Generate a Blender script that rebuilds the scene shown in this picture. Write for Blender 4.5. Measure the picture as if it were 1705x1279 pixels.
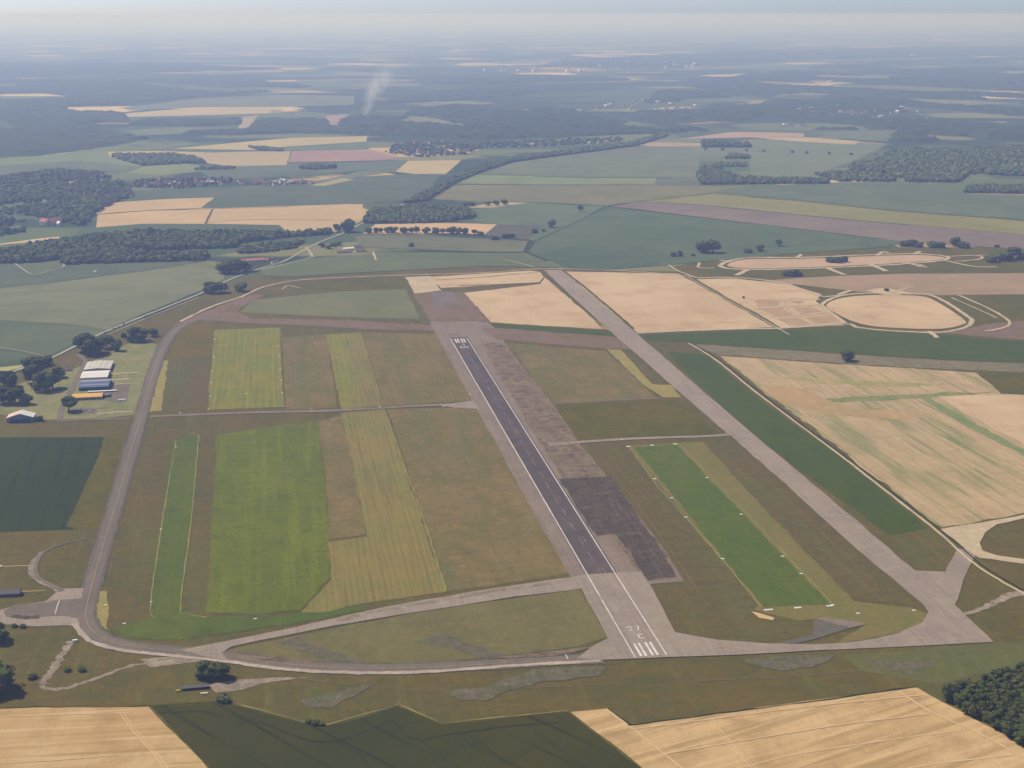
import bpy, bmesh, math, random
import numpy as np
from mathutils import Vector, Matrix

random.seed(7)
rng = np.random.default_rng(7)
R = math.radians
scene = bpy.context.scene
COL = scene.collection
for _o in list(bpy.data.objects):
    bpy.data.objects.remove(_o)

# ------------------------------------------------------------------ camera, sky, sun, exposure
F, CX, CY, HZ, H = 2210.0, 852.5, 639.5, 24.0, 628.0      # survey of the photograph: focal length and horizon in photo pixels, flying height in m
PITCH = math.atan((CY - HZ) / F)
cam_d = bpy.data.cameras.new('camera')
cam_d.sensor_width = 36.0
cam_d.lens = F * 36.0 / 1705.0
cam_d.clip_start, cam_d.clip_end = 5.0, 300000.0
cam = bpy.data.objects.new('camera', cam_d)
cam.location = (0, 0, H)
cam.rotation_euler = (math.pi / 2 - PITCH, 0, 0)
COL.objects.link(cam)
scene.camera = cam

SUN_AZ, SUN_EL = -62.0, 52.0                               # azimuth clockwise from the view direction
world = bpy.data.worlds.new('World')
scene.world = world
world.use_nodes = True
wn = world.node_tree
sky = wn.nodes.new('ShaderNodeTexSky')
sky.sky_type = 'NISHITA'
sky.sun_disc = False
sky.sun_elevation = R(SUN_EL)
sky.sun_rotation = R(SUN_AZ % 360)
sky.air_density, sky.dust_density, sky.ozone_density, sky.altitude = 0.35, 1.25, 0.6, 700.0
wn.links.new(sky.outputs[0], wn.nodes['Background'].inputs[0])
wn.nodes['Background'].inputs[1].default_value = 0.15

sun_d = bpy.data.lights.new('sun', 'SUN')
sun_d.energy = 4.5
sun_d.angle = R(0.53)
sun_d.color = (1.0, 0.95, 0.87)
sun = bpy.data.objects.new('sun', sun_d)
sdir = Vector((math.sin(R(SUN_AZ)) * math.cos(R(SUN_EL)), math.cos(R(SUN_AZ)) * math.cos(R(SUN_EL)), math.sin(R(SUN_EL))))
sun.rotation_euler = (-sdir).to_track_quat('-Z', 'Y').to_euler()
sun.location = (0, 0, 2000)
COL.objects.link(sun)

scene.view_settings.view_transform = 'Standard'
scene.view_settings.look = 'None'
scene.view_settings.exposure = 0.0
scene.view_settings.gamma = 1.0
scene.cycles.max_bounces = 4
scene.cycles.diffuse_bounces = 2
scene.cycles.volume_bounces = 2
scene.cycles.transparent_max_bounces = 6

# ------------------------------------------------------------------ helpers
_P = (math.cos(PITCH), math.sin(PITCH))


def at(px, py):
    """a surveyed photo point on the flat plain -> ground metres"""
    u, v = (px - CX) / F, (py - CY) / F
    t = H / (_P[1] + v * _P[0])
    return (u * t, (_P[0] - v * _P[1]) * t)


def slant(px, py):
    x, y = at(px, py)
    return math.sqrt(x * x + y * y + H * H)


RA = Vector(at(1084, 1094.5))
_rb = Vector(at(764, 565))
RU = (_rb - RA).normalized()                                # along the runway, away from the camera
RW = Vector((RU.y, -RU.x))                                  # to the right of it
RANG = math.degrees(math.atan2(RU.y, RU.x))


def rw(s, t):
    p = RA + RU * s + RW * t
    return (p.x, p.y)


def lin(c):
    return tuple(((v / 255.0) / 12.92 if v / 255.0 <= 0.04045 else ((v / 255.0 + 0.055) / 1.055) ** 2.4) for v in c) + (1.0,)


DZ = 0.14
_lay = {}


def lz(layer):
    """height of a sheet: its layer plus a few millimetres per sheet, so no two are coplanar"""
    _lay[layer] = _lay.get(layer, 0) + 1
    return DZ * layer + 0.004 * (_lay[layer] % 35)


def tag(o, label=None, cat=None, group=None, kind=None):
    if label: o['label'] = label
    if cat: o['category'] = cat
    if group: o['group'] = group
    if kind: o['kind'] = kind
    return o


def link(name, me, mat=None, parent=None):
    if mat is not None and not me.materials:
        me.materials.append(mat)
    o = bpy.data.objects.new(name, me)
    COL.objects.link(o)
    if parent: o.parent = parent
    return o


def empty(name, loc, rz=0.0):
    o = bpy.data.objects.new(name, None)
    o.location = loc
    o.rotation_euler = (0, 0, rz)
    COL.objects.link(o)
    return o


def copy_tree(o, parent=None):
    c = o.copy()
    COL.objects.link(c)
    c.parent = parent
    for ch in list(o.children):
        copy_tree(ch, c)
    return c


# ------------------------------------------------------------------ materials
class NT:
    def __init__(self, name):
        self.m = bpy.data.materials.new(name)
        self.m.use_nodes = True
        self.t = self.m.node_tree
        self.b = self.t.nodes['Principled BSDF']
        self.b.inputs['Roughness'].default_value = 1.0
        self.b.inputs['Specular IOR Level'].default_value = 0.08

    def n(self, kind, **kw):
        x = self.t.nodes.new(kind)
        for k, v in kw.items():
            setattr(x, k, v)
        return x

    def l(self, a, b):
        self.t.links.new(a, b)

    def put(self, sock, v):
        if isinstance(v, bpy.types.NodeSocket):
            self.l(v, sock)
        else:
            sock.default_value = v

    def math(self, op, a, b=0.0, c=None, clamp=False):
        x = self.n('ShaderNodeMath', operation=op, use_clamp=clamp)
        self.put(x.inputs[0], a)
        self.put(x.inputs[1], b)
        if c is not None: self.put(x.inputs[2], c)
        return x.outputs[0]

    def rng(self, v, a, b, c=0.0, d=1.0):
        x = self.n('ShaderNodeMapRange', interpolation_type='SMOOTHSTEP')
        self.put(x.inputs[0], v)
        for i, q in enumerate((a, b, c, d)): x.inputs[i + 1].default_value = q
        return x.outputs[0]

    def mix(self, f, a, b, mode='MIX'):
        x = self.n('ShaderNodeMix', data_type='RGBA', blend_type=mode)
        self.put(x.inputs[0], f)
        self.put(x.inputs[6], a)
        self.put(x.inputs[7], b)
        return x.outputs[2]

    def pos(self):
        if not hasattr(self, '_pos'):
            self._pos = self.n('ShaderNodeNewGeometry').outputs['Position']
        return self._pos

    def frame(self, ang, sx=1.0, sy=1.0, off=(0, 0, 0)):
        """world position turned so that X runs along ang (degrees), X and Y divided by sx, sy metres"""
        a = self.n('ShaderNodeVectorRotate', rotation_type='Z_AXIS')
        self.l(self.pos(), a.inputs['Vector'])
        a.inputs['Angle'].default_value = R(-ang)
        b = self.n('ShaderNodeVectorMath', operation='MULTIPLY_ADD')
        self.l(a.outputs[0], b.inputs[0])
        b.inputs[1].default_value = (1.0 / sx, 1.0 / sy, 1.0 / sx)
        b.inputs[2].default_value = off
        return b.outputs[0]

    def noise(self, vec, scale=1.0, detail=4.0, rough=0.55):
        x = self.n('ShaderNodeTexNoise')
        self.l(vec, x.inputs['Vector'])
        x.inputs['Scale'].default_value = scale
        x.inputs['Detail'].default_value = detail
        x.inputs['Roughness'].default_value = rough
        return x.outputs['Fac']

    def out(self, colour):
        self.l(colour, self.b.inputs['Base Color'])
        return self.m


_off = [0]


def gmat(name, base, alt, third=None, big=180.0, mid=30.0, amt=1.0, fine=0.16, streaks=(), lines=(), rough=1.0, spotted=None):
    """ground cover: two tones in broad patches, a third in smaller ones, optional streaks and parallel lines"""
    m = NT(name)
    _off[0] += 1
    o = (_off[0] * 3.17, _off[0] * 1.91, 0)
    p = m.frame(RANG, 1, 1)
    n1 = m.noise(m.frame(RANG, big, big * 0.8, o), 1, 4, 0.6)
    c = m.mix(m.math('MULTIPLY', m.rng(n1, 0.36, 0.64), amt), lin(base), lin(alt))
    n2 = m.noise(m.frame(RANG, mid, mid, o), 1, 6, 0.68)
    if third is not None:
        c = m.mix(m.math('MULTIPLY', m.rng(n2, 0.46, 0.68), 0.75 * amt), c, lin(third))
    for (ang, ln, wd, col, st, lo, hi) in streaks:
        n3 = m.noise(m.frame(ang, ln, wd, (o[1], o[0], 0)), 1, 5, 0.62)
        c = m.mix(m.math('MULTIPLY', m.rng(n3, lo, hi), st), c, lin(col))
    for (ang, period, col, st, width, wob) in lines:
        v = m.n('ShaderNodeSeparateXYZ')
        m.l(m.frame(ang, 1, 1), v.inputs[0])
        w = m.noise(m.frame(ang, 90, 40, o), 1, 2)
        q = m.math('MULTIPLY_ADD', w, wob, v.outputs[1])
        q = m.math('SINE', m.math('MULTIPLY', q, 2 * math.pi / period))
        brk = m.rng(m.noise(m.frame(ang, 140, 14, o), 1, 3), 0.34, 0.6)
        c = m.mix(m.math('MULTIPLY', m.math('MULTIPLY', m.rng(q, 1.0 - 2.0 * width, 1.0), brk), st), c, lin(col))
    if spotted:
        col, sz, lo, hi, st = spotted
        n5 = m.noise(m.frame(RANG, sz, sz, (o[0], 7, 0)), 1, 6, 0.7)
        c = m.mix(m.math('MULTIPLY', m.rng(n5, lo, hi), st), c, lin(col))
    n4 = m.noise(p, 0.35, 6, 0.75)
    f = m.math('MULTIPLY_ADD', m.math('SUBTRACT', n4, 0.5), 6.5 * fine, 1.0)
    n6 = m.noise(m.frame(RANG, 9, 7, o), 1, 4, 0.7)
    f = m.math('MULTIPLY', f, m.math('MULTIPLY_ADD', m.math('SUBTRACT', n6, 0.5), 4.5 * fine, 1.0))
    n7 = m.noise(m.frame(RANG - 90, 26, 5, o), 1, 5, 0.7)
    f = m.math('MULTIPLY', f, m.math('MULTIPLY_ADD', m.math('SUBTRACT', n7, 0.5), 2.5 * fine, 1.0))
    hsv = m.n('ShaderNodeHueSaturation')
    m.put(hsv.inputs['Value'], f)
    m.l(c, hsv.inputs['Color'])
    m.b.inputs['Roughness'].default_value = rough
    m.out(hsv.outputs[0])
    # ragged fringe: the cover thins out over the last metres of its sheet
    fr = m.n('ShaderNodeAttribute', attribute_name='fringe').outputs['Fac']
    fz = m.noise(p, 0.22, 5, 0.7)
    hide = m.rng(m.math('MULTIPLY_ADD', m.math('SUBTRACT', fz, 0.5), 1.3, fr), 0.42, 0.78)
    hide = m.math('MULTIPLY', hide, m.math('GREATER_THAN', fr, 0.001))
    mx = m.n('ShaderNodeMixShader')
    m.l(hide, mx.inputs[0])
    m.l(m.b.outputs[0], mx.inputs[1])
    m.l(m.n('ShaderNodeBsdfTransparent').outputs[0], mx.inputs[2])
    m.l(mx.outputs[0], m.t.nodes['Material Output'].inputs['Surface'])
    return m.m


def flat(name, col, rough=0.8, var=0.12, scale=0.6, spec=0.2):
    m = NT(name)
    tc = m.n('ShaderNodeTexCoord')
    nz = m.noise(tc.outputs['Object'], scale, 5, 0.65)
    f = m.math('MULTIPLY_ADD', m.math('SUBTRACT', nz, 0.5), 4 * var, 1.0)
    hsv = m.n('ShaderNodeHueSaturation')
    m.put(hsv.inputs['Value'], f)
    hsv.inputs['Color'].default_value = lin(col)
    m.b.inputs['Roughness'].default_value = rough
    m.b.inputs['Specular IOR Level'].default_value = spec
    return m.out(hsv.outputs[0])


def leafmat(name, dark, light):
    m = NT(name)
    at_ = m.n('ShaderNodeAttribute', attribute_name='tint')
    oi = m.n('ShaderNodeObjectInfo')
    f = m.math('ADD', m.math('MULTIPLY', at_.outputs['Fac'], 0.75), m.math('MULTIPLY', oi.outputs['Random'], 0.25))
    c = m.mix(f, lin(dark), lin(light))
    n4 = m.noise(m.pos(), 0.8, 4, 0.7)
    hsv = m.n('ShaderNodeHueSaturation')
    m.put(hsv.inputs['Value'], m.math('MULTIPLY_ADD', m.math('SUBTRACT', n4, 0.5), 0.9, 1.0))
    m.l(c, hsv.inputs['Color'])
    return m.out(hsv.outputs[0])


# ------------------------------------------------------------------ sheets
def catmull(p, k=8, closed=False):
    out = []
    n = len(p)
    rngk = range(n) if closed else range(n - 1)
    for i in rngk:
        a, b, c, d = (p[(i - 1) % n] if closed or i else p[0]), p[i], p[(i + 1) % n], (p[(i + 2) % n] if closed or i + 2 < n else p[-1])
        for j in range(k):
            t = j / k
            out.append(tuple(0.5 * (2 * b[q] + (c[q] - a[q]) * t + (2 * a[q] - 5 * b[q] + 4 * c[q] - d[q]) * t * t + (3 * b[q] - a[q] - 3 * c[q] + d[q]) * t ** 3) for q in (0, 1)))
    if not closed: out.append(p[-1])
    return out


def ragged(pts, jit, step):
    """the outline in metres with wandering edges"""
    if jit <= 0: return pts
    out = []
    n = len(pts)
    for i in range(n):
        a, b = Vector(pts[i]), Vector(pts[(i + 1) % n])
        L = (b - a).length
        k = max(1, min(110, int(L / step)))
        d = (b - a) / max(L, 1e-6)
        nrm = Vector((-d.y, d.x))
        w = 0.0
        for j in range(k):
            p = a + (b - a) * (j / k)
            if j: w = 0.6 * w + random.gauss(0, jit)
            out.append(tuple(p + nrm * (w if j else 0)))
    return out


def sheet(name, pts, mat, layer, jit=0.6, step=14.0, smooth=False, metres=False, parent=None, z=None, kind='structure', soft=3.0):
    p = list(pts) if metres else [at(*q) for q in pts]
    if smooth: p = catmull(p, 8, True)
    p = ragged(p, jit, step)
    zz = lz(layer) if z is None else z
    me = bpy.data.meshes.new(name)
    vs = [(x, y, zz) for x, y in p]
    area = sum(vs[i][0] * vs[(i + 1) % len(vs)][1] - vs[(i + 1) % len(vs)][0] * vs[i][1] for i in range(len(vs)))
    if area < 0: vs.reverse()
    if soft > 0 and parent is None:
        bm = bmesh.new()
        at_f = bm.verts.layers.float.new('fringe')
        face = bm.faces.new([bm.verts.new(v) for v in vs])
        bmesh.ops.inset_region(bm, faces=[face], thickness=soft, use_boundary=True, use_even_offset=True)
        for v in bm.verts:
            v[at_f] = 1.0 if v.is_boundary else 0.0
        bm.normal_update()
        bm.to_mesh(me)
        bm.free()
    else:
        me.from_pydata(vs, [], [tuple(range(len(vs)))])
    o = link(name, me, mat, parent)
    if parent is None: o['kind'] = kind
    return o


def ribbon_pts(p, width, jit=0.0):
    L, Rr = [], []
    n = len(p)
    for i in range(n):
        a, b = Vector(p[max(0, i - 1)]), Vector(p[min(n - 1, i + 1)])
        d = (b - a).normalized()
        nrm = Vector((-d.y, d.x))
        w = (width[0] + (width[1] - width[0]) * i / max(1, n - 1)) if isinstance(width, tuple) else width
        c = Vector(p[i])
        L.append(tuple(c + nrm * (w / 2 + random.gauss(0, jit))))
        Rr.append(tuple(c - nrm * (w / 2 + random.gauss(0, jit))))
    return L, Rr


def ribbon(name, pts, width, mat, layer, smooth=True, jit=0.0, metres=False, parent=None, z=None, soft=0.3):
    p = list(pts) if metres else [at(*q) for q in pts]
    if smooth and len(p) > 2: p = catmull(p, 8)
    if jit > 0:
        q = []
        for i in range(len(p) - 1):
            a, b = Vector(p[i]), Vector(p[i + 1])
            k = max(1, min(30, int((b - a).length / 12)))
            q += [tuple(a + (b - a) * (j / k)) for j in range(k)]
        p = q + [p[-1]]
    L, Rr = ribbon_pts(p, width, jit)
    zz = lz(layer) if z is None else z
    n = len(p)
    me = bpy.data.meshes.new(name)
    if parent is not None or soft <= 0:
        me.from_pydata([(x, y, zz) for x, y in L] + [(x, y, zz) for x, y in Rr], [], [(i, i + 1, n + i + 1, n + i) for i in range(n - 1)])
    else:                                                    # four rails: the outer two carry the fringe
        k = soft
        inner = lambda A, B: [(a_[0] + (b_[0] - a_[0]) * k, a_[1] + (b_[1] - a_[1]) * k) for a_, b_ in zip(A, B)]
        rails = [L, inner(L, Rr), inner(Rr, L), Rr]
        me.from_pydata([(x, y, zz) for r_ in rails for x, y in r_], [], [(q * n + i, q * n + i + 1, (q + 1) * n + i + 1, (q + 1) * n + i) for q in range(3) for i in range(n - 1)])
        at_ = me.attributes.new('fringe', 'FLOAT', 'POINT')
        at_.data.foreach_set('value', [1.0] * n + [0.0] * (2 * n) + [1.0] * n)
    me.update()
    if me.polygons and me.polygons[0].normal.z < 0:
        me.flip_normals()
    o = link(name, me, mat, parent)
    if parent is None: o['kind'] = 'structure'
    return o


# ------------------------------------------------------------------ ground cover materials
M = {}
M['rough'] = gmat('rough_grass', (94, 81, 35), (82, 78, 35), (104, 85, 35), big=120, mid=20, fine=0.13, streaks=((RANG, 420, 45, (90, 91, 36), 0.55, 0.5, 0.66), (RANG, 300, 14, (124, 112, 55), 0.22, 0.54, 0.68), (RANG - 90, 46, 8, (79, 70, 35), 0.5, 0.5, 0.68), (RANG - 90, 120, 30, (100, 83, 35), 0.5, 0.5, 0.68)))
M['brown'] = gmat('dry_brown_grass', (118, 99, 55), (101, 93, 42), (127, 106, 65), big=110, mid=24, fine=0.15, streaks=((RANG, 420, 45, (91, 96, 55), 0.55, 0.5, 0.66), (RANG, 300, 14, (130, 116, 89), 0.22, 0.54, 0.68), (RANG, 160, 26, (95, 90, 39), 0.6, 0.48, 0.68), (RANG - 90, 44, 8, (92, 81, 46), 0.6, 0.5, 0.68)))
M['darkbrown'] = gmat('dark_rough_grass', (94, 81, 40), (85, 80, 40), (103, 85, 40), big=90, mid=16, fine=0.14, streaks=((RANG, 420, 45, (90, 91, 41), 0.55, 0.5, 0.66), (RANG, 300, 14, (126, 111, 61), 0.22, 0.54, 0.68), (RANG - 90, 40, 8, (77, 69, 40), 0.5, 0.48, 0.66), (RANG - 90, 130, 24, (99, 85, 40), 0.5, 0.5, 0.68)))
M['greygreen'] = gmat('grey_rough_grass', (101, 83, 13), (84, 81, 13), (109, 86, 13), big=120, mid=18, fine=0.12)
M['yellow'] = gmat('mown_yellow_grass', (127, 111, 54), (115, 111, 54), (136, 117, 54), big=140, mid=40, fine=0.07, streaks=((RANG, 220, 5, (99, 86, 54), 0.55, 0.47, 0.66),), lines=((RANG, 7.5, (90, 86, 54), 0.4, 0.5, 5.0),))
M['yellowgreen'] = gmat('mown_yellow_green_grass', (112, 114, 44), (124, 116, 44), (101, 103, 44), big=120, mid=40, fine=0.07, streaks=((RANG, 200, 5, (90, 93, 44), 0.5, 0.47, 0.66),), lines=((RANG, 11, (138, 125, 44), 0.55, 0.35, 3.0),))
M['limegreen'] = gmat('fresh_mown_grass', (88, 95, 13), (99, 104, 13), (78, 85, 13), big=130, mid=28, fine=0.13, streaks=((RANG, 300, 14, (105, 111, 13), 0.7, 0.48, 0.66), (RANG - 90, 70, 9, (80, 83, 13), 0.55, 0.5, 0.68)))
M['strip'] = gmat('short_green_turf', (77, 89, 24), (86, 93, 24), (70, 79, 24), big=120, mid=30, fine=0.1, streaks=((RANG, 240, 9, (90, 100, 24), 0.5, 0.5, 0.68),))
M['emerald'] = gmat('bright_green_turf', (77, 91, 24), (86, 94, 24), (70, 82, 24), big=90, mid=24, fine=0.1, streaks=((RANG, 200, 8, (91, 100, 24), 0.5, 0.5, 0.68), (RANG - 90, 40, 8, (73, 82, 24), 0.4, 0.5, 0.7)))
M['crop'] = gmat('dark_green_crop', (45, 55, 13), (51, 60, 13), None, big=260, mid=60, fine=0.06, lines=((RANG + 3, 27, (35, 43, 13), 0.8, 0.06, 3.0),), streaks=((RANG - 90, 160, 10, (59, 66, 13), 0.6, 0.52, 0.68),))
M['cropdark'] = gmat('deep_green_crop', (56, 58, 13), (66, 61, 13), None, big=160, mid=80, fine=0.05, streaks=((RANG - 60, 200, 20, (50, 55, 13), 0.5, 0.5, 0.7),), lines=((RANG - 142, 36, (41, 41, 13), 0.8, 0.05, 5.0),))
M['cropstrip'] = gmat('green_crop_strip', (64, 76, 13), (71, 80, 13), (60, 70, 13), big=160, mid=50, fine=0.06, streaks=((RANG, 300, 18, (74, 82, 13), 0.5, 0.5, 0.7),))
M['wheat'] = gmat('ripe_wheat', (175, 142, 97), (187, 159, 116), (156, 124, 79), big=140, mid=45, fine=0.05, streaks=((RANG - 94, 300, 12, (146, 119, 65), 0.7, 0.47, 0.66),), lines=((RANG - 94, 26, (196, 171, 130), 0.55, 0.14, 4.0),))
M['wheat2'] = gmat('ripe_wheat_tramlines', (179, 146, 100), (191, 159, 114), (158, 129, 88), big=150, mid=40, fine=0.06, streaks=((RANG - 72, 260, 14, (147, 122, 78), 0.7, 0.47, 0.66), (RANG - 72, 300, 10, (200, 169, 125), 0.6, 0.52, 0.7)), lines=((RANG - 75, 24, (201, 169, 126), 0.4, 0.08, 3.0),))
M['tan'] = gmat('pale_stubble', (180, 151, 117), (190, 164, 129), (167, 137, 100), big=300, mid=90, fine=0.03, streaks=((RANG - 88, 300, 30, (158, 132, 95), 0.5, 0.55, 0.72),), spotted=((120, 102, 55), 60, 0.64, 0.74, 0.7))
M['weedy'] = gmat('weedy_stubble', (174, 148, 112), (160, 136, 100), (166, 144, 106), big=120, mid=34, fine=0.09, streaks=((RANG + 1.5, 260, 50, (122, 122, 76), 0.8, 0.48, 0.66), (RANG + 1.5, 200, 9, (94, 114, 60), 0.75, 0.54, 0.67), (RANG - 92, 120, 18, (138, 130, 90), 0.5, 0.52, 0.7), (RANG + 1.5, 300, 8, (186, 160, 122), 0.5, 0.5, 0.66)))
M['fallow'] = gmat('fallow_strip', (120, 106, 80), (104, 100, 64), (132, 114, 92), big=90, mid=18, fine=0.12, streaks=((RANG - 92, 160, 10, (92, 96, 56), 0.7, 0.5, 0.66), (RANG - 92, 200, 8, (144, 124, 104), 0.5, 0.54, 0.7)))
M['plot'] = gmat('fallow_plot', (168, 136, 104), (158, 130, 98), (176, 146, 112), big=60, mid=20, fine=0.08)
M['brownfield'] = gmat('ploughed_brown', (151, 124, 97), (142, 120, 90), (159, 133, 104), big=300, mid=60, fine=0.05, streaks=((RANG - 92, 300, 24, (130, 116, 83), 0.6, 0.5, 0.7),))
M['scrub'] = gmat('scrub_grass', (81, 78, 13), (96, 84, 13), (72, 72, 13), big=110, mid=26, fine=0.12, streaks=((RANG - 90, 60, 9, (76, 69, 13), 0.5, 0.5, 0.68),))
M['olivefar'] = gmat('olive_meadow', (102, 104, 64), (112, 108, 70), (94, 98, 58), big=300, mid=80, fine=0.06)

M['asphalt'] = gmat('runway_asphalt', (85, 73, 68), (93, 79, 74), (74, 65, 63), big=120, mid=25, fine=0.08, streaks=((RANG, 160, 3, (103, 91, 80), 0.7, 0.5, 0.68), (RANG - 90, 60, 9, (67, 63, 62), 0.5, 0.52, 0.7)), rough=0.9)
M['concrete'] = gmat('old_concrete', (146, 130, 114), (136, 122, 109), (154, 138, 121), big=90, mid=18, fine=0.07, streaks=((RANG, 160, 4, (121, 106, 93), 0.55, 0.5, 0.68), (RANG - 90, 50, 4, (128, 113, 99), 0.35, 0.52, 0.7)), lines=((RANG, 7.5, (116, 104, 100), 0.3, 0.03, 0.0), (RANG - 90, 7.5, (116, 104, 100), 0.3, 0.03, 0.0)), rough=0.95)
M['greycon'] = gmat('weathered_runway_margin', (130, 114, 99), (121, 106, 92), (140, 121, 103), big=90, mid=20, fine=0.09, streaks=((RANG, 150, 6, (109, 96, 85), 0.7, 0.5, 0.68), (RANG - 90, 40, 5, (118, 102, 88), 0.4, 0.5, 0.68)), lines=((RANG, 7.5, (103, 89, 79), 0.3, 0.03, 0.0), (RANG - 90, 7.5, (103, 89, 79), 0.3, 0.03, 0.0)), rough=0.95)
M['patchy'] = gmat('broken_asphalt', (122, 105, 83), (108, 91, 71), (132, 111, 91), big=50, mid=12, fine=0.13, streaks=((RANG - 80, 26, 12, (84, 70, 56), 0.85, 0.5, 0.62), (RANG, 30, 14, (96, 80, 65), 0.6, 0.52, 0.64), (RANG, 120, 10, (136, 117, 93), 0.5, 0.54, 0.7)), rough=0.95, spotted=((76, 64, 52), 9, 0.56, 0.66, 0.6))
M['slate'] = gmat('dark_worn_asphalt', (77, 65, 54), (88, 74, 61), (65, 58, 48), big=46, mid=12, fine=0.12, streaks=((RANG, 90, 5, (106, 93, 73), 0.7, 0.52, 0.66), (RANG - 80, 26, 10, (60, 53, 45), 0.6, 0.5, 0.62), (RANG - 90, 50, 22, (100, 88, 69), 0.6, 0.55, 0.64)), rough=0.95)
M['gravel'] = gmat('worn_hardstanding', (146, 129, 112), (124, 110, 94), (162, 144, 124), big=40, mid=10, fine=0.16, streaks=((RANG - 80, 30, 4, (104, 96, 70), 0.7, 0.5, 0.64),), spotted=((96, 92, 58), 8, 0.54, 0.66, 0.7))
M['purple'] = gmat('heathy_rubble', (102, 91, 78), (90, 83, 64), (116, 101, 86), big=26, mid=7, fine=0.2, spotted=((88, 88, 50), 9, 0.44, 0.58, 0.95))
M['taxi'] = gmat('taxiway_asphalt', (113, 102, 88), (105, 95, 82), (122, 108, 90), big=90, mid=14, fine=0.06, streaks=((RANG, 160, 3, (91, 77, 63), 0.5, 0.5, 0.7),), rough=0.95)
M['shoulder'] = gmat('dark_shoulder', (99, 92, 80), (92, 86, 73), (107, 97, 83), big=60, mid=10, fine=0.1)
M['heath'] = gmat('brown_heath', (116, 94, 77), (106, 90, 53), (128, 103, 92), big=90, mid=16, fine=0.1, streaks=((RANG - 90, 90, 7, (131, 109, 110), 0.5, 0.54, 0.7),))
M['track'] = gmat('chalk_track', (188, 169, 135), (176, 159, 125), None, big=60, mid=12, fine=0.08)
M['palecon2'] = gmat('pale_road_edge', (168, 151, 136), (152, 137, 123), (178, 161, 144), big=50, mid=12, fine=0.09)
M['palecon'] = gmat('pale_concrete', (182, 161, 130), (168, 150, 121), (192, 171, 139), big=60, mid=14, fine=0.07)
M['road'] = gmat('country_road', (165, 154, 132), (155, 146, 127), None, big=60, mid=14, fine=0.05)
M['edge'] = gmat('cut_grass_edge', (136, 128, 66), (124, 120, 60), (144, 132, 80), big=20, mid=6, fine=0.14)
M['worn'] = gmat('worn_grass', (112, 98, 66), (104, 94, 58), (120, 104, 76), big=30, mid=8, fine=0.14)
M['verge'] = gmat('yellow_verge', (144, 127, 67), (130, 122, 62), (153, 133, 80), big=40, mid=8, fine=0.1)
M['tram'] = gmat('tramline_soil', (204, 172, 130), (196, 164, 122), None, big=60, mid=12, fine=0.05)
M['wheel'] = gmat('wheel_track_in_crop', (38, 46, 32), (44, 50, 34), None, big=60, mid=12, fine=0.05)
M['sand'] = gmat('bare_sand', (205, 172, 121), (188, 157, 107), None, big=30, mid=8, fine=0.08)
M['paint'] = gmat('road_paint', (210, 203, 194), (190, 183, 175), (158, 150, 144), big=24, mid=5, fine=0.1)
M['fadedpaint'] = gmat('faded_paint', (150, 140, 136), (122, 112, 110), (104, 96, 96), big=20, mid=5, fine=0.12)
M['yellowpaint'] = gmat('faded_taxi_line', (168, 146, 114), (153, 135, 107), None, big=30, mid=6, fine=0.06)

_fm = {}


def fmat(c):
    """a far field of one crop with faint drilling rows"""
    if c not in _fm:
        j = [max(0, min(255, v + d)) for v, d in zip(c, (9, 7, 5))]
        k = [max(0, v - 10) for v in c]
        _fm[c] = gmat('crop_%02x%02x%02x' % c, c, j, k, big=420, mid=120, amt=0.9, fine=0.04, streaks=((RANG - 86, 700, 40, [max(0, v - 14) for v in c], 0.5, 0.5, 0.7),))
    return _fm[c]


def ground_material():
    m = NT('countryside')
    vor = m.n('ShaderNodeTexVoronoi', voronoi_dimensions='2D')
    warp = m.noise(m.frame(12, 900, 900), 1, 2)
    m.l(m.frame(12, 620, 480), vor.inputs['Vector'])
    vor.inputs['Scale'].default_value = 1.0
    vor.inputs['Randomness'].default_value = 0.85
    sep = m.n('ShaderNodeSeparateColor')
    m.l(vor.outputs['Color'], sep.inputs[0])
    ramp = m.n('ShaderNodeValToRGB')
    ramp.color_ramp.interpolation = 'CONSTANT'
    cols = [(0.0, (80, 91, 60)), (0.2, (99, 105, 64)), (0.34, (176, 150, 97)), (0.42, (72, 85, 57)), (0.56, (117, 114, 71)), (0.66, (149, 122, 95)), (0.73, (90, 101, 60)), (0.86, (192, 165, 111)), (0.92, (76, 89, 57))]
    el = ramp.color_ramp.elements
    el[0].color = lin(cols[0][1])
    el[1].position = cols[1][0]
    el[1].color = lin(cols[1][1])
    for p_, c_ in cols[2:]:
        e = el.new(p_)
        e.color = lin(c_)
    m.l(sep.outputs[0], ramp.inputs[0])
    wood = m.rng(m.math('ADD', m.noise(m.frame(4, 2600, 1500), 1, 6, 0.62), m.math('MULTIPLY', m.math('SUBTRACT', sep.outputs[1], 0.5), 0.12)), 0.495, 0.525)
    c = m.mix(wood, ramp.outputs[0], lin((52, 66, 46)))
    nz = m.noise(m.pos(), 0.01, 6, 0.7)
    hsv = m.n('ShaderNodeHueSaturation')
    m.put(hsv.inputs['Value'], m.math('MULTIPLY_ADD', m.math('SUBTRACT', nz, 0.5), 0.5, 1.0))
    m.l(c, hsv.inputs['Color'])
    return m.out(hsv.outputs[0])


# ------------------------------------------------------------------ the plain
def axis(lo, hi, near, fine, grow):
    out = [near]
    s = fine
    while out[-1] < hi:
        out.append(out[-1] + s)
        s *= grow
    neg = [near]
    s = fine
    while neg[-1] > lo:
        neg.append(neg[-1] - s)
        s *= grow
    return sorted(set(neg[1:] + out))


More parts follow.
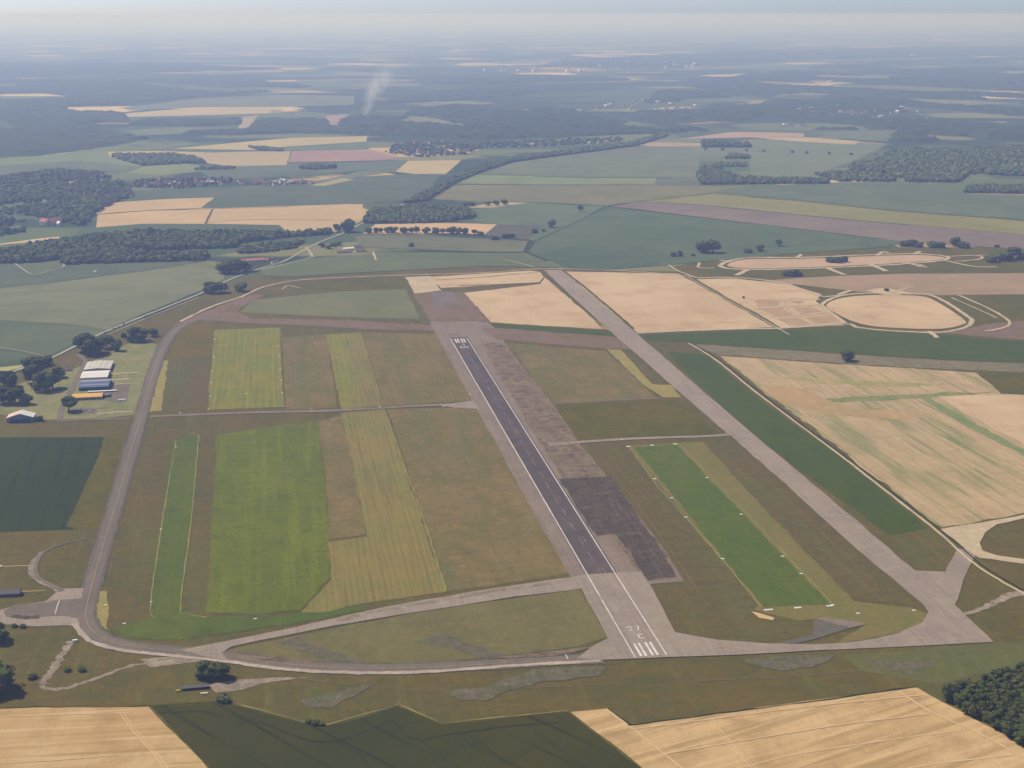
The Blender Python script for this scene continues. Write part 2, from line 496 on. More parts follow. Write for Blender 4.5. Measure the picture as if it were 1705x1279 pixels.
gx = axis(-70000, 70000, 0, 400, 1.08)
gy = axis(-6000, 110000, 1500, 400, 1.06)
gme = bpy.data.meshes.new('ground')
gme.from_pydata([(x, y, 0) for y in gy for x in gx], [], [(j * len(gx) + i, j * len(gx) + i + 1, (j + 1) * len(gx) + i + 1, (j + 1) * len(gx) + i) for j in range(len(gy) - 1) for i in range(len(gx) - 1)])
tag(link('ground', gme, ground_material()), kind='structure')

sheet('airfield_grass', [(-420, 1420), (-420, 640), (0, 636), (60, 612), (180, 556), (340, 490), (470, 441), (640, 440), (800, 444), (920, 446), (1130, 452), (1400, 452), (1900, 452), (2100, 700), (2100, 1420)], M['rough'], 1, jit=1.5)

# fields beyond and around the airfield: colour (farther ones greyed, distance haze put into the tone), outline
FIELDS = [
    # left of the road
    ((108, 110, 78), [(-250, 494), (0, 480), (100, 470), (230, 453), (345, 437), (368, 446), (374, 464), (340, 482), (240, 522), (178, 549), (120, 540), (0, 533), (-250, 528)]),
    ((86, 94, 62), [(-250, 529), (0, 534), (120, 541), (176, 550), (120, 574), (82, 592), (40, 586), (0, 581), (-250, 572)]),
    ((78, 86, 60), [(-250, 575), (0, 583), (40, 588), (78, 596), (45, 604), (0, 608), (-250, 620)]),
    ((158, 150, 96), [(-250, 624), (0, 612), (48, 607), (30, 614), (0, 621), (-250, 634)]),
    ((82, 90, 66), [(-250, 492), (0, 478), (100, 468), (230, 451), (345, 436), (350, 428), (108, 443), (60, 462), (45, 458), (20, 440), (-250, 448)]),
    ((88, 96, 64), [(22, 439), (100, 433), (104, 441), (60, 458), (48, 456)]),
    ((182, 158, 118), [(-250, 408), (0, 406), (60, 398), (100, 394), (95, 400), (0, 408), (-250, 420)]),
    # middle distance, left
    ((176, 149, 107), [(158, 352), (180, 338), (290, 331), (357, 329), (334, 347), (250, 350), (163, 357)]),
    ((180, 152, 110), [(163, 358), (250, 351), (352, 349), (340, 373), (235, 373), (160, 379)]),
    ((176, 149, 109), [(356, 349), (480, 344), (604, 340), (602, 368), (560, 386), (478, 386), (465, 375), (344, 373)]),
    ((79, 89, 64), [(218, 330), (360, 312), (500, 306), (560, 296), (690, 290), (734, 291), (712, 318), (672, 334), (604, 339), (356, 347), (340, 347), (360, 328), (290, 330)]),
    ((102, 107, 71), [(560, 295), (600, 285), (650, 287), (560, 300), (520, 304)]),
    ((151, 137, 98), [(515, 309), (570, 297), (590, 299), (540, 310)]),
    ((84, 94, 70), [(330, 285), (420, 276), (640, 268), (690, 268), (655, 288), (600, 284), (540, 290), (440, 296), (360, 300)]),
    ((167, 148, 104), [(658, 286), (680, 268), (768, 267), (742, 290), (690, 290)]),
    ((147, 117, 104), [(480, 270), (487, 252), (616, 249), (668, 262), (640, 267), (560, 269)]),
    ((163, 143, 102), [(345, 272), (330, 262), (300, 256), (400, 253), (484, 252), (477, 275), (380, 277)]),
    ((167, 150, 100), [(285, 248), (380, 239), (480, 230), (612, 227), (610, 236), (480, 244), (430, 250)]),
    ((90, 101, 71), [(430, 251), (480, 245), (610, 237), (616, 247), (500, 251)]),
    ((107, 117, 72), [(-150, 272), (0, 264), (90, 256), (175, 250), (184, 262), (236, 276), (270, 286), (200, 283), (120, 280), (0, 288), (-150, 296)]),
    ((114, 121, 70), [(236, 276), (300, 272), (340, 276), (420, 276), (330, 286), (270, 292), (210, 288)]),
    ((91, 99, 71), [(-150, 288), (0, 276), (130, 268), (240, 278), (210, 288), (120, 282), (0, 292), (-150, 304)]),
    ((169, 150, 106), [(186, 191), (280, 183), (350, 180), (458, 179), (448, 189), (300, 193), (205, 195)]),
    ((101, 106, 77), [(200, 180), (330, 164), (480, 158), (590, 160), (590, 175), (460, 178), (330, 179), (220, 184)]),
    ((150, 133, 105), [(395, 215), (405, 195), (430, 192), (415, 212)]),
    ((144, 121, 104), [(540, 212), (543, 193), (580, 190), (570, 210)]),
    ((99, 106, 75), [(210, 218), (290, 212), (400, 214), (330, 222), (230, 226)]),
    # middle distance, right of the tree-lined road
    ((110, 106, 68), [(716, 331), (758, 308), (900, 309), (1100, 309), (1226, 312), (1172, 324), (1060, 335), (1010, 343), (870, 336), (790, 336)]),
    ((110, 120, 75), [(772, 294), (800, 291), (950, 296), (1095, 297), (1088, 308), (900, 308), (760, 306)]),
    ((88, 96, 68), [(1092, 308), (1098, 297), (1150, 298), (1166, 308), (1226, 311), (1160, 309)]),
    ((101, 106, 78), [(800, 290), (856, 271), (950, 258), (1058, 245), (1160, 243), (1166, 265), (1160, 296), (1098, 296), (950, 295)]),
    ((105, 110, 81), [(1070, 243), (1100, 232), (1168, 232), (1168, 246), (1250, 246), (1250, 232), (1480, 240), (1420, 270), (1370, 285), (1380, 299), (1250, 292), (1248, 262), (1165, 262), (1150, 244)]),
    ((156, 131, 105), [(1060, 241), (1080, 237), (1170, 239), (1166, 244), (1080, 244)]),
    ((163, 135, 111), [(1130, 232), (1220, 220), (1338, 222), (1340, 228), (1250, 229)]),
    ((167, 147, 108), [(1250, 229), (1340, 229), (1430, 235), (1424, 241), (1330, 236)]),
    ((94, 102, 74), [(1340, 222), (1500, 214), (1520, 224), (1480, 236), (1432, 234)]),
    ((176, 151, 117), [(1286, 307), (1300, 301), (1460, 300), (1440, 304), (1330, 312)]),
    ((88, 98, 71), [(1192, 321), (1240, 311), (1400, 304), (1530, 305), (1620, 323), (1705, 326), (1950, 332), (1950, 384), (1705, 367), (1480, 350), (1330, 334)]),
    ((123, 118, 66), [(1060, 336), (1185, 324), (1330, 336), (1480, 351), (1705, 369), (1950, 386), (1950, 408), (1705, 391), (1400, 365), (1165, 341)]),
    ((116, 102, 90), [(1018, 344), (1066, 337), (1165, 342), (1400, 366), (1705, 392), (1950, 410), (1950, 430), (1705, 416), (1500, 402), (1200, 366)]),
    ((78, 92, 62), [(880, 420), (892, 402), (960, 372), (1010, 345), (1200, 367), (1510, 404), (1470, 412), (1300, 424), (1110, 442), (1000, 450), (940, 446)]),
    ((88, 100, 68), [(790, 350), (820, 345), (870, 338), (1006, 344), (960, 370), (890, 402), (826, 388), (830, 374), (790, 370)]),
    ((168, 147, 105), [(770, 347), (830, 337), (880, 338), (820, 346)]),
    ((86, 84, 70), [(800, 392), (828, 374), (905, 376), (880, 400)]),
    ((186, 154, 114), [(604, 390), (625, 374), (720, 372), (828, 374), (806, 391), (700, 391)]),
    ((98, 100, 68), [(590, 394), (604, 392), (700, 393), (880, 402), (870, 420), (800, 420), (600, 412)]),
    ((90, 98, 62), [(430, 449), (520, 430), (600, 424), (630, 420), (800, 422), (876, 422), (940, 448), (920, 446), (800, 444), (640, 452), (480, 462), (440, 460)]),
    ((74, 88, 60), [(890, 425), (960, 408), (1060, 408), (1110, 420), (1100, 440), (1000, 449), (950, 446)]),
]
for i, (c, pts) in enumerate(FIELDS):
    sheet('field', pts, fmat(c), 2, jit=1.2, step=60, z=0.3 + 0.02 * i, soft=7.0)
sheet('field', [(1256, 470), (1330, 463), (1500, 456), (1705, 455), (1950, 456), (1950, 492), (1705, 490), (1540, 492), (1430, 486), (1330, 474)], M['brownfield'], 2, jit=1.5, step=30)
sheet('scrub_land', [(1112, 446), (1200, 428), (1300, 422), (1500, 412), (1705, 412), (1950, 416), (1950, 455), (1705, 454), (1500, 455), (1330, 462), (1250, 470), (1165, 462)], M['scrub'], 2, jit=1.5, step=30)
sheet('scrub_land', [(1300, 476), (1340, 476), (1430, 488), (1540, 494), (1705, 492), (1950, 494), (1950, 574), (1705, 567), (1560, 556), (1400, 548), (1290, 550)], M['scrub'], 2, jit=1.5, step=30)
sheet('heath_patch', [(1570, 556), (1640, 540), (1705, 535), (1950, 530), (1950, 570), (1705, 566)], M['heath'], 3, jit=2, step=20, soft=5.0)

# tan fields at the far end of the airfield
sheet('stubble_field', [(772, 488), (900, 473), (906, 462), (1012, 549), (818, 537)], M['tan'], 2, jit=1.0)
sheet('stubble_field', [(716, 461), (800, 456), (884, 451), (900, 453), (906, 461), (898, 470), (800, 476), (734, 480)], M['tan'], 2, jit=1.0)
sheet('stubble_field', [(936, 452), (1130, 456), (1288, 545), (1060, 553)], M['tan'], 2, jit=1.0)
sheet('stubble_field', [(1160, 465), (1225, 464), (1310, 474), (1368, 490), (1358, 502), (1400, 535), (1405, 542), (1296, 547)], M['tan'], 3, jit=1.0)
sheet('oval_field', [(1376, 508), (1400, 497), (1450, 492), (1528, 493), (1560, 503), (1604, 532), (1602, 541), (1560, 548), (1470, 545), (1425, 537), (1388, 520)], M['tan'], 4, jit=0.6, smooth=True)
sheet('oval_field', [(1212, 440), (1245, 432), (1340, 431), (1510, 425), (1566, 428), (1562, 433), (1470, 440), (1290, 447), (1225, 446)], fmat((172, 144, 116)), 4, jit=0.6, smooth=True)
sheet('crop_strip', [(816, 539), (1010, 551), (1034, 556), (1020, 560), (830, 551)], M['cropstrip'], 2, jit=1, soft=1.6)
sheet('crop_strip', [(1060, 558), (1120, 557), (1290, 549), (1400, 549), (1560, 558), (1705, 569), (1950, 576), (1950, 602), (1705, 604), (1560, 598), (1400, 588), (1150, 571), (1075, 567)], M['cropstrip'], 4, jit=1.5, soft=1.6)
sheet('fallow_strip', [(1146, 573), (1400, 590), (1560, 600), (1705, 606), (1950, 606), (1950, 634), (1705, 621), (1440, 608), (1196, 591)], M['fallow'], 3, jit=1.5, soft=5.0)
sheet('weedy_field', [(1198, 593), (1410, 607), (1626, 621), (1666, 656), (1950, 664), (1950, 842), (1705, 854), (1568, 879)], M['weedy'], 2, jit=1.5)
sheet('grass_field', [(1628, 621), (1705, 622), (1950, 636), (1950, 662), (1700, 658), (1668, 655)], M['scrub'], 3, jit=1.5)
sheet('green_weeds', [(1350, 664), (1450, 660), (1560, 655), (1664, 653), (1560, 662), (1460, 668), (1360, 671)], gmat('weeds', (107, 116, 62), (122, 123, 71), (144, 137, 83), big=60, mid=16, fine=0.1), 3, jit=2.0, step=10, soft=9.0)
sheet('green_weeds', [(1530, 662), (1545, 662), (1625, 705), (1705, 748), (1760, 778), (1750, 785), (1700, 757), (1610, 712)], gmat('weeds_strip', (108, 120, 70), (120, 126, 78), (134, 130, 88), big=60, mid=16, fine=0.1), 3, jit=1.5, step=10, soft=9.0)
sheet('green_weeds', [(1290, 628), (1420, 632), (1580, 640), (1500, 645), (1380, 638)], gmat('weeds_pale', (144, 136, 83), (163, 144, 92), (126, 129, 73), big=60, mid=16, fine=0.1), 3, jit=2.5, step=10, soft=9.0)
sheet('pale_stubble', [(1560, 660), (1690, 658), (1950, 668), (1950, 760), (1705, 742), (1640, 706)], M['tan'], 3, jit=2, soft=9.0)
sheet('brown_stubble', [(1270, 640), (1340, 648), (1420, 682), (1560, 690), (1500, 700), (1360, 690), (1300, 672)], gmat('brown_stubble', (165, 135, 95), (153, 131, 90), (174, 142, 99), big=90, mid=20, fine=0.08), 3, jit=3, step=14, soft=9.0)

# fields in the foreground
sheet('wheat_field', [(-300, 1188), (0, 1181), (120, 1178), (247, 1177), (345, 1279), (430, 1370), (-300, 1370)], M['wheat'], 2, jit=0.5, soft=1.6)
sheet('crop_field', [(252, 1178), (368, 1170), (386, 1173), (450, 1190), (520, 1208), (546, 1209), (600, 1196), (662, 1176), (700, 1192), (736, 1207), (800, 1201), (946, 1186), (1066, 1279), (1160, 1370), (434, 1370), (349, 1279)], M['cropdark'], 2, jit=0.5, soft=1.6)
sheet('wheat_field', [(950, 1186), (1012, 1180), (1048, 1208), (1200, 1187), (1526, 1145), (1705, 1242), (1930, 1370), (1164, 1370), (1069, 1279)], M['wheat2'], 2, jit=0.5, soft=1.6)
sheet('crop_field', [(-300, 736), (0, 729), (174, 728), (122, 882), (0, 887), (-300, 900)], M['crop'], 2, jit=0.8, soft=1.6)
sheet('crop_strip', [(1108, 586), (1176, 590), (1264, 665), (1380, 747), (1463, 813), (1546, 880), (1480, 892), (1360, 804), (1285, 748), (1189, 665), (1140, 618)], M['cropstrip'], 2, jit=0.8, soft=1.6)

# grass panels on the airfield
G = 'grass_panel'
sheet(G, [(300, 545), (330, 538), (356, 546), (352, 590), (279, 600)], M['greygreen'], 2, jit=0.7, step=7, soft=6.0)
sheet(G, [(279, 602), (350, 594), (345, 682), (268, 685)], M['darkbrown'], 2, jit=0.7, step=7, soft=6.0)
sheet(G, [(357, 549), (466, 546), (472, 678), (346, 683)], M['yellowgreen'], 3, jit=0.7, step=7)
sheet(G, [(470, 562), (543, 557), (561, 680), (476, 682)], M['brown'], 2, jit=0.7, step=7, soft=6.0)
sheet(G, [(543, 557), (599, 554), (636, 676), (568, 682)], M['yellow'], 3, jit=0.7, step=7)
sheet(G, [(544, 558), (572, 556), (596, 679), (568, 681)], M['yellowgreen'], 4, jit=0.7, step=7)
sheet(G, [(603, 555), (735, 556), (786, 667), (640, 676)], M['brown'], 2, jit=0.7, step=7, soft=6.0)
sheet(G, [(262, 602), (280, 600), (268, 684), (248, 686)], M['verge'], 2, jit=0.7, step=7, soft=5.0)
sheet(G, [(288, 732), (334, 725), (320, 860), (303, 1000), (312, 1019), (345, 1028), (450, 1028), (560, 1013), (600, 1008), (610, 1016), (540, 1030), (400, 1052), (300, 1066), (212, 1064), (186, 1046), (252, 1030), (250, 1000), (268, 870)], M['strip'], 3, jit=0.7, step=7, soft=4.0)
sheet(G, [(362, 725), (440, 712), (528, 701), (541, 800), (547, 900), (550, 962), (500, 1017), (420, 1024), (344, 1020), (352, 880)], M['limegreen'], 3, jit=0.7, step=7, soft=10.0)
sheet(G, [(530, 702), (568, 692), (610, 890), (546, 899), (543, 800)], M['brown'], 2, jit=0.7, step=7, soft=6.0)
sheet(G, [(568, 688), (640, 682), (743, 986), (600, 1006), (540, 1020), (502, 1021), (552, 965), (545, 903), (611, 894)], M['yellow'], 3, jit=0.7, step=7)
sheet(G, [(646, 682), (795, 678), (948, 956), (746, 985)], M['brown'], 2, jit=0.7, step=7, soft=6.0)
sheet(G, [(1056, 745), (1126, 740), (1381, 1007), (1271, 1012)], M['emerald'], 4, jit=0.7, step=7, soft=2.0)
sheet(G, [(1044, 742), (1170, 736), (1270, 845), (1422, 1002), (1516, 1012), (1544, 1022), (1530, 1044), (1440, 1066), (1390, 1072), (1430, 1048), (1440, 1040), (1376, 1029), (1330, 1035), (1254, 1016), (1264, 1008)], gmat('yellowish_margin', (114, 102, 52), (104, 101, 46), (122, 105, 62), big=70, mid=14, fine=0.1), 3, jit=0.7, step=7, soft=6.0)
sheet(G, [(1168, 740), (1226, 736), (1300, 800), (1524, 1006), (1424, 1001)], M['darkbrown'], 2, jit=0.7, step=7, soft=6.0)
sheet(G, [(975, 741), (1048, 746), (1262, 1010), (1240, 1030), (1332, 1060), (1240, 1072), (1128, 1054), (1080, 976), (1140, 970)], M['darkbrown'], 2, jit=0.7, step=7, soft=6.0)
sheet(G, [(845, 572), (1008, 585), (1095, 664), (922, 672)], M['brown'], 2, jit=0.7, step=7, soft=6.0)
sheet(G, [(925, 676), (1120, 666), (1198, 722), (966, 735)], M['scrub'], 2, jit=0.7, step=7, soft=8.0)
sheet(G, [(1010, 582), (1034, 583), (1086, 640), (1118, 642), (1134, 662), (1104, 662), (1070, 640)], M['verge'], 3, jit=0.7, step=7, soft=5.0)
sheet(G, [(1038, 583), (1062, 584), (1116, 638), (1088, 640)], M['darkbrown'], 2, jit=0.7, step=7, soft=6.0)
sheet(G, [(420, 500), (560, 486), (675, 482), (700, 532), (560, 528), (400, 520)], M['olivefar'], 2, jit=0.7, step=7, soft=8.0)
sheet(G, [(470, 478), (560, 466), (672, 462), (676, 478), (560, 484)], M['scrub'], 2, jit=0.7, step=7, soft=8.0)
sheet(G, [(110, 878), (178, 730), (205, 722), (168, 880)], M['scrub'], 2, jit=0.7, step=7, soft=8.0)
sheet(G, [(375, 1085), (440, 1070), (560, 1046), (700, 1018), (965, 982), (1010, 1062), (960, 1078), (860, 1090), (740, 1103), (600, 1106), (480, 1104)], gmat('olive_turf', (107, 99, 55), (97, 92, 50), (115, 103, 64), big=110, mid=16, fine=0.11), 2, jit=0.7, step=7, soft=6.0)
sheet(G, [(1400, 1092), (1660, 1072), (1950, 1050), (1950, 1110), (1700, 1110), (1560, 1140), (1440, 1120)], gmat('green_turf', (94, 91, 46), (88, 89, 45), (101, 97, 53), big=110, mid=16, fine=0.11), 2, jit=0.7, step=7, soft=6.0)
sheet(G, [(162, 985), (178, 985), (180, 1050), (164, 1040), (158, 1010)], M['verge'], 2, jit=0.7, step=6, soft=5.0)
sheet(G, [(30, 640), (130, 612), (240, 560), (262, 575), (226, 690), (180, 696), (60, 700), (0, 690), (0, 660)], gmat('dry_meadow', (128, 122, 76), (108, 112, 64), (140, 126, 86), big=60, mid=14, fine=0.1), 2, jit=0.7, step=7, soft=6.0)

# thin pale lines beside the mown strips
for pts, w in (([(293, 735), (270, 870), (251, 1005), (258, 1030)], 2.2), ([(331, 726), (318, 870), (301, 1005), (312, 1022), (345, 1029)], 2.4), ([(262, 716), (300, 718), (331, 726)], 2.2), ([(1050, 748), (1092, 806), (1150, 872), (1202, 932), (1266, 1010)], 2.4), ([(640, 684), (700, 850), (743, 985)], 3.0), ([(600, 554), (638, 676)], 3.0), ([(465, 548), (471, 676)], 2.0), ([(280, 601), (352, 591), (470, 575), (545, 558)], 3.0), ([(1206, 600), (1300, 672), (1400, 745), (1480, 810), (1562, 880)], 3.0), ([(1386, 1006), (1290, 905), (1132, 741)], 2.0)):
    ribbon('mown_edge', pts, w * 0.75, M['edge'], 5, jit=0.4)

# faint vehicle tracks worn into the infield grass
for pts in ([(700, 690), (740, 780), (800, 880), (850, 962)], [(706, 690), (746, 780), (806, 880), (856, 962)], [(690, 560), (720, 620), (744, 668)], [(1000, 760), (1090, 880), (1180, 1010)], [(215, 760), (196, 860), (182, 960)], [(640, 1040), (760, 1030), (900, 1010)], [(420, 1120), (700, 1150), (1000, 1140), (1300, 1128), (1500, 1110)], [(500, 705), (520, 720), (560, 715)], [(1240, 760), (1340, 860), (1460, 975)], [(880, 600), (960, 655), (1040, 662)]):
    ribbon('grass_track', pts, 2.0, M['worn'], 3, jit=0.4, soft=0.45)

# ------------------------------------------------------------------ pavements
old_runway = sheet('old_runway_pavement', [(716, 538), (792, 540), (812, 536), (822, 545), (863, 602), (921, 674), (962, 735), (1028, 817), (1105, 914), (1140, 969), (1072, 974), (1000, 980), (958, 975), (946, 955), (870, 820), (786, 668)], M['greycon'], 4, jit=0.5, soft=2.0)
sheet('broken_pavement', [(800, 570), (842, 572), (863, 604), (921, 676), (962, 737), (1028, 819), (1104, 914), (1128, 962), (1080, 968), (1052, 940), (1010, 880), (938, 800), (900, 740), (870, 690), (836, 632)], M['patchy'], 5, jit=1.0, step=8, soft=6.0)
sheet('worn_asphalt', [(930, 798), (1018, 794), (1062, 860), (1100, 915), (1124, 962), (1078, 968), (1040, 910), (1022, 890), (994, 893), (986, 884)], M['slate'], 6, jit=0.8, step=10, soft=3.0)
runway = sheet('runway', [(750, 563), (778.5, 562), (1027, 954.5), (975, 957)], M['asphalt'], 7, jit=0.0, soft=0)
sheet('runway_end', [(957, 962), (974, 957.5), (1030, 954.5), (1068, 953), (1086, 980), (1124, 1054), (1200, 1067), (1280, 1073), (1360, 1074), (1380, 1073), (1380, 1083), (1300, 1088), (1240, 1091), (1112, 1095.5), (1056, 1098), (1000, 1100), (960, 1098), (985, 1078), (1012, 1064)], M['concrete'], 7, jit=0.3, soft=1.0)
sheet('threshold_pad', [(716, 536), (800, 536), (812, 545), (786, 556), (779, 561), (748, 562), (728, 560)], M['greycon'], 5, jit=1.0, soft=1.0)
sheet('old_runway_stub', [(686, 487), (772, 487), (814, 536), (718, 537)], M['heath'], 3, jit=1.0, soft=5.0)
sheet('old_runway_stub', [(712, 486), (752, 486), (770, 508), (728, 510)], gmat('stub_asphalt', (115, 101, 93), (107, 95, 90), None, big=80, mid=20, fine=0.06), 4, jit=1.0, soft=5.0)
sheet('concrete_pad', [(674, 462), (716, 460), (736, 484), (690, 489)], M['palecon'], 4, jit=1.0, soft=1.0)
sheet('old_taxiway', [(286, 545), (300, 536), (345, 518), (400, 512), (396, 520), (420, 531), (560, 533), (718, 541), (724, 552), (640, 549), (520, 543), (400, 538), (330, 533), (305, 545)], M['heath'], 4, jit=1.5, step=10, soft=5.0)
sheet('old_taxiway', [(796, 545), (900, 552), (1010, 560), (1062, 570), (1075, 582), (1012, 582), (900, 572), (826, 566)], M['heath'], 4, jit=1.5, step=10, soft=5.0)
ribbon('taxiway_edge', [(330, 531), (500, 541), (640, 550), (722, 556)], 4.0, M['greycon'], 5, jit=0.5)
ribbon('taxiway_edge', [(830, 563), (930, 567), (1040, 573)], 4.0, M['greycon'], 5, jit=0.5)
# loop taxiway on the left
LOOP = [(312, 538), (290, 552), (270, 582), (252, 632), (233, 700), (212, 772), (190, 850), (170, 915), (153, 975), (145, 1008), (143, 1030), (153, 1050), (176, 1066), (215, 1077), (280, 1084), (350, 1090), (420, 1100), (500, 1109), (600, 1114), (720, 1112), (850, 1105), (950, 1099), (1004, 1097)]
ribbon('taxiway_shoulder', LOOP, 27.0, M['shoulder'], 4, jit=0.8, soft=0.18)
ribbon('taxiway', LOOP, 17.0, M['taxi'], 5, jit=0.25, soft=0.06)
ribbon('pale_edge', [(124, 1040), (150, 1068), (205, 1084), (280, 1092), (390, 1104), (480, 1116), (600, 1121.5), (720, 1119), (860, 1109), (1000, 1101)], 8.0, M['palecon2'], 6, jit=0.5)
sheet('taxiway', [(300, 1083), (380, 1068), (470, 1050), (560, 1030), (640, 1012), (800, 984), (958, 961), (974, 981), (860, 994), (700, 1019), (560, 1042), (440, 1066), (385, 1078), (369, 1088), (380, 1100), (340, 1094)], M['concrete'], 6, jit=0.5, soft=1.0)
ribbon('rubble_band', [(560, 1034), (680, 1010), (800, 989), (955, 966)], 9.0, M['gravel'], 7, jit=1.2)
for pts in ([(366, 1092), (400, 1098), (470, 1104), (560, 1108), (470, 1095)], [(800, 1098), (870, 1090), (960, 1080), (990, 1078), (940, 1092)]):
    sheet('old_taxiway', pts, M['patchy'], 6, jit=0.6, soft=4.0)
# rubble hardstands
for pts in ([(455, 1070), (500, 1060), (524, 1078), (580, 1092), (624, 1106), (560, 1106), (500, 1086)], [(688, 1070), (742, 1055), (790, 1075), (848, 1092), (800, 1096), (764, 1084)], [(500, 1166), (560, 1153), (628, 1136), (590, 1160), (556, 1180), (520, 1178)],
            [(732, 1152), (800, 1146), (860, 1126), (890, 1114), (1010, 1110), (1000, 1125), (900, 1136), (846, 1150), (806, 1168), (764, 1167)], [(1236, 1098), (1330, 1092), (1394, 1091), (1352, 1112), (1300, 1118), (1262, 1110)], [(1430, 1098), (1480, 1102), (1556, 1106), (1520, 1124), (1480, 1116)]):
    sheet('rubble_hardstand', pts, M['purple'], 3, jit=1.2, step=7, soft=4.0)
for pts in ([(1352, 1058), (1357, 1030), (1376, 1029), (1444, 1040), (1420, 1046), (1362, 1064), (1330, 1072), (1285, 1074)],):
    sheet('hardstand', pts, M['shoulder'], 5, jit=0.5, soft=4.0)
sheet('hardstand', [(1357, 1030), (1376, 1028.5), (1446, 1040), (1418, 1046), (1390, 1040)], M['greycon'], 6, jit=0.3, soft=1.0)
# broken track and rubble at the lower left
ribbon('broken_track', [(118, 1068), (104, 1090), (86, 1118), (70, 1140)], 11.0, M['gravel'], 3, jit=1.4)
ribbon('broken_track', [(66, 1142), (82, 1148), (110, 1146), (160, 1130), (210, 1112), (270, 1098)], 7.0, M['gravel'], 3, jit=1.2)
sheet('bare_patch', [(230, 1098), (290, 1092), (350, 1096), (300, 1106), (250, 1112)], M['gravel'], 3, jit=1.5, step=6, soft=5.0)
sheet('hardstand', [(346, 1142), (370, 1136), (440, 1130), (520, 1128), (440, 1138), (400, 1150), (360, 1154)], M['gravel'], 3, jit=1.0, soft=1.0)
# apron at the lower left
sheet('apron', [(140, 980), (100, 981), (92, 988), (76, 1002), (30, 1008), (-20, 1022), (-90, 1030), (-90, 1052), (0, 1040), (60, 1044), (112, 1042), (132, 1044), (134, 1010)], M['concrete'], 4, jit=0.4, soft=1.0)
sheet('apron', [(138, 997), (88, 1001), (74, 1004), (26, 1008), (6, 1018), (10, 1028), (60, 1028), (110, 1026), (134, 1032)], M['taxi'], 6, jit=0.3, soft=1.0)
ribbon('apron_road', [(104, 985), (88, 976), (68, 966), (60, 954), (62, 938), (74, 920), (100, 908), (150, 897)], (8, 3), M['taxi'], 6, jit=0.3)
ribbon('apron_road', [(98, 986), (82, 975), (62, 966), (53, 954), (56, 938), (70, 920)], 9, M['gravel'], 5, jit=0.7)
ribbon('path', [(4, 944), (30, 943), (56, 942)], 2.2, M['track'], 4)
ribbon('path', [(30, 986), (54, 985), (76, 984)], 4.5, M['verge'], 4)
ribbon('stop_line', [(99, 1001), (95, 1012), (92, 1024)], 1.3, M['paint'], 8)
ribbon('patched_asphalt', [(20, 1027), (44, 1029), (66, 1028)], 9, M['slate'], 7, jit=0.6)
# right-hand taxiway, the former parallel runway
sheet('taxiway', [(905, 450), (935, 450), (985, 492), (1060, 556), (1134, 620), (1182, 662), (1250, 720), (1340, 795), (1484, 917), (1524, 951), (1574, 953), (1596, 914), (1600, 915), (1632, 912), (1622, 930), (1604, 966), (1590, 1008), (1654, 1070), (1520, 1077), (1430, 1081), (1360, 1084), (1360, 1073.5), (1400, 1072), (1440, 1067), (1496, 1055), (1534, 1038), (1546, 1020), (1536, 1006), (1428, 917), (1300, 800), (1230, 738), (1199, 713), (1116, 640), (1060, 590), (1012, 549)], M['concrete'], 5, jit=0.4, soft=1.0)
ribbon('taxi_line', [(926, 452), (1034, 556), (1150, 655), (1330, 815), (1480, 945), (1540, 994), (1562, 1014), (1572, 1030)], 0.9, M['yellowpaint'], 6)
ribbon('taxi_line', [(1500, 948), (1545, 980), (1582, 1004)], 0.9, M['yellowpaint'], 6)
ribbon('hedge_verge', [(937, 450), (985, 488), (1055, 548)], 9, M['scrub'], 4, jit=0.8)
ribbon('hedge_verge', [(903, 452), (955, 500), (1014, 556)], 5, M['scrub'], 4, jit=0.8)
ribbon('connecting_track', [(786, 673), (700, 676), (560, 684), (400, 688), (250, 694)], (13, 11), M['greycon'], 5, jit=0.5, soft=0.2)
sheet('connecting_track', [(786, 668), (799, 682), (760, 680), (730, 676), (756, 672)], M['concrete'], 6, jit=0.4, soft=1.0)
ribbon('connecting_track', [(912, 740), (965, 737), (1040, 732), (1110, 729), (1180, 727), (1232, 722)], 12, M['concrete'], 6, jit=0.4, soft=0.15)
ribbon('connecting_track', [(920, 673), (1000, 668), (1100, 663)], 5, M['greycon'], 4, jit=0.4)
ribbon('bare_edge', [(914, 742), (946, 738), (960, 737)], 14, M['gravel'], 6, jit=1.5)
sheet('sandy_scrape', [(1250, 1019), (1260, 1021), (1290, 1030), (1286, 1034), (1264, 1030)], M['sand'], 5, jit=0.8, step=5)
# junction at the right edge
sheet('junction', [(1566, 882), (1600, 876), (1650, 868), (1705, 858), (1780, 850), (1780, 856), (1705, 864), (1660, 874), (1640, 888), (1631, 905), (1636, 918), (1660, 926), (1705, 932), (1780, 940), (1780, 948), (1705, 940), (1650, 932), (1630, 930), (1612, 918), (1590, 900)], M['palecon'], 6, jit=0.6, soft=1.0)
ribbon('old_road', [(1602, 1024), (1640, 1012), (1668, 998), (1690, 990), (1760, 984)], (9, 18), M['gravel'], 4, jit=1.0)
ribbon('track', [(1146, 572), (1192, 600), (1264, 658), (1400, 760), (1500, 838), (1566, 890), (1598, 920), (1640, 952), (1705, 990), (1780, 1030)], 4.5, M['track'], 7, jit=0.4)
ribbon('ditch', [(1152, 572), (1198, 600), (1270, 658), (1406, 760), (1508, 838), (1572, 888), (1604, 916), (1646, 950), (1711, 988)], 2.6, M['wheel'], 8, jit=0.3)
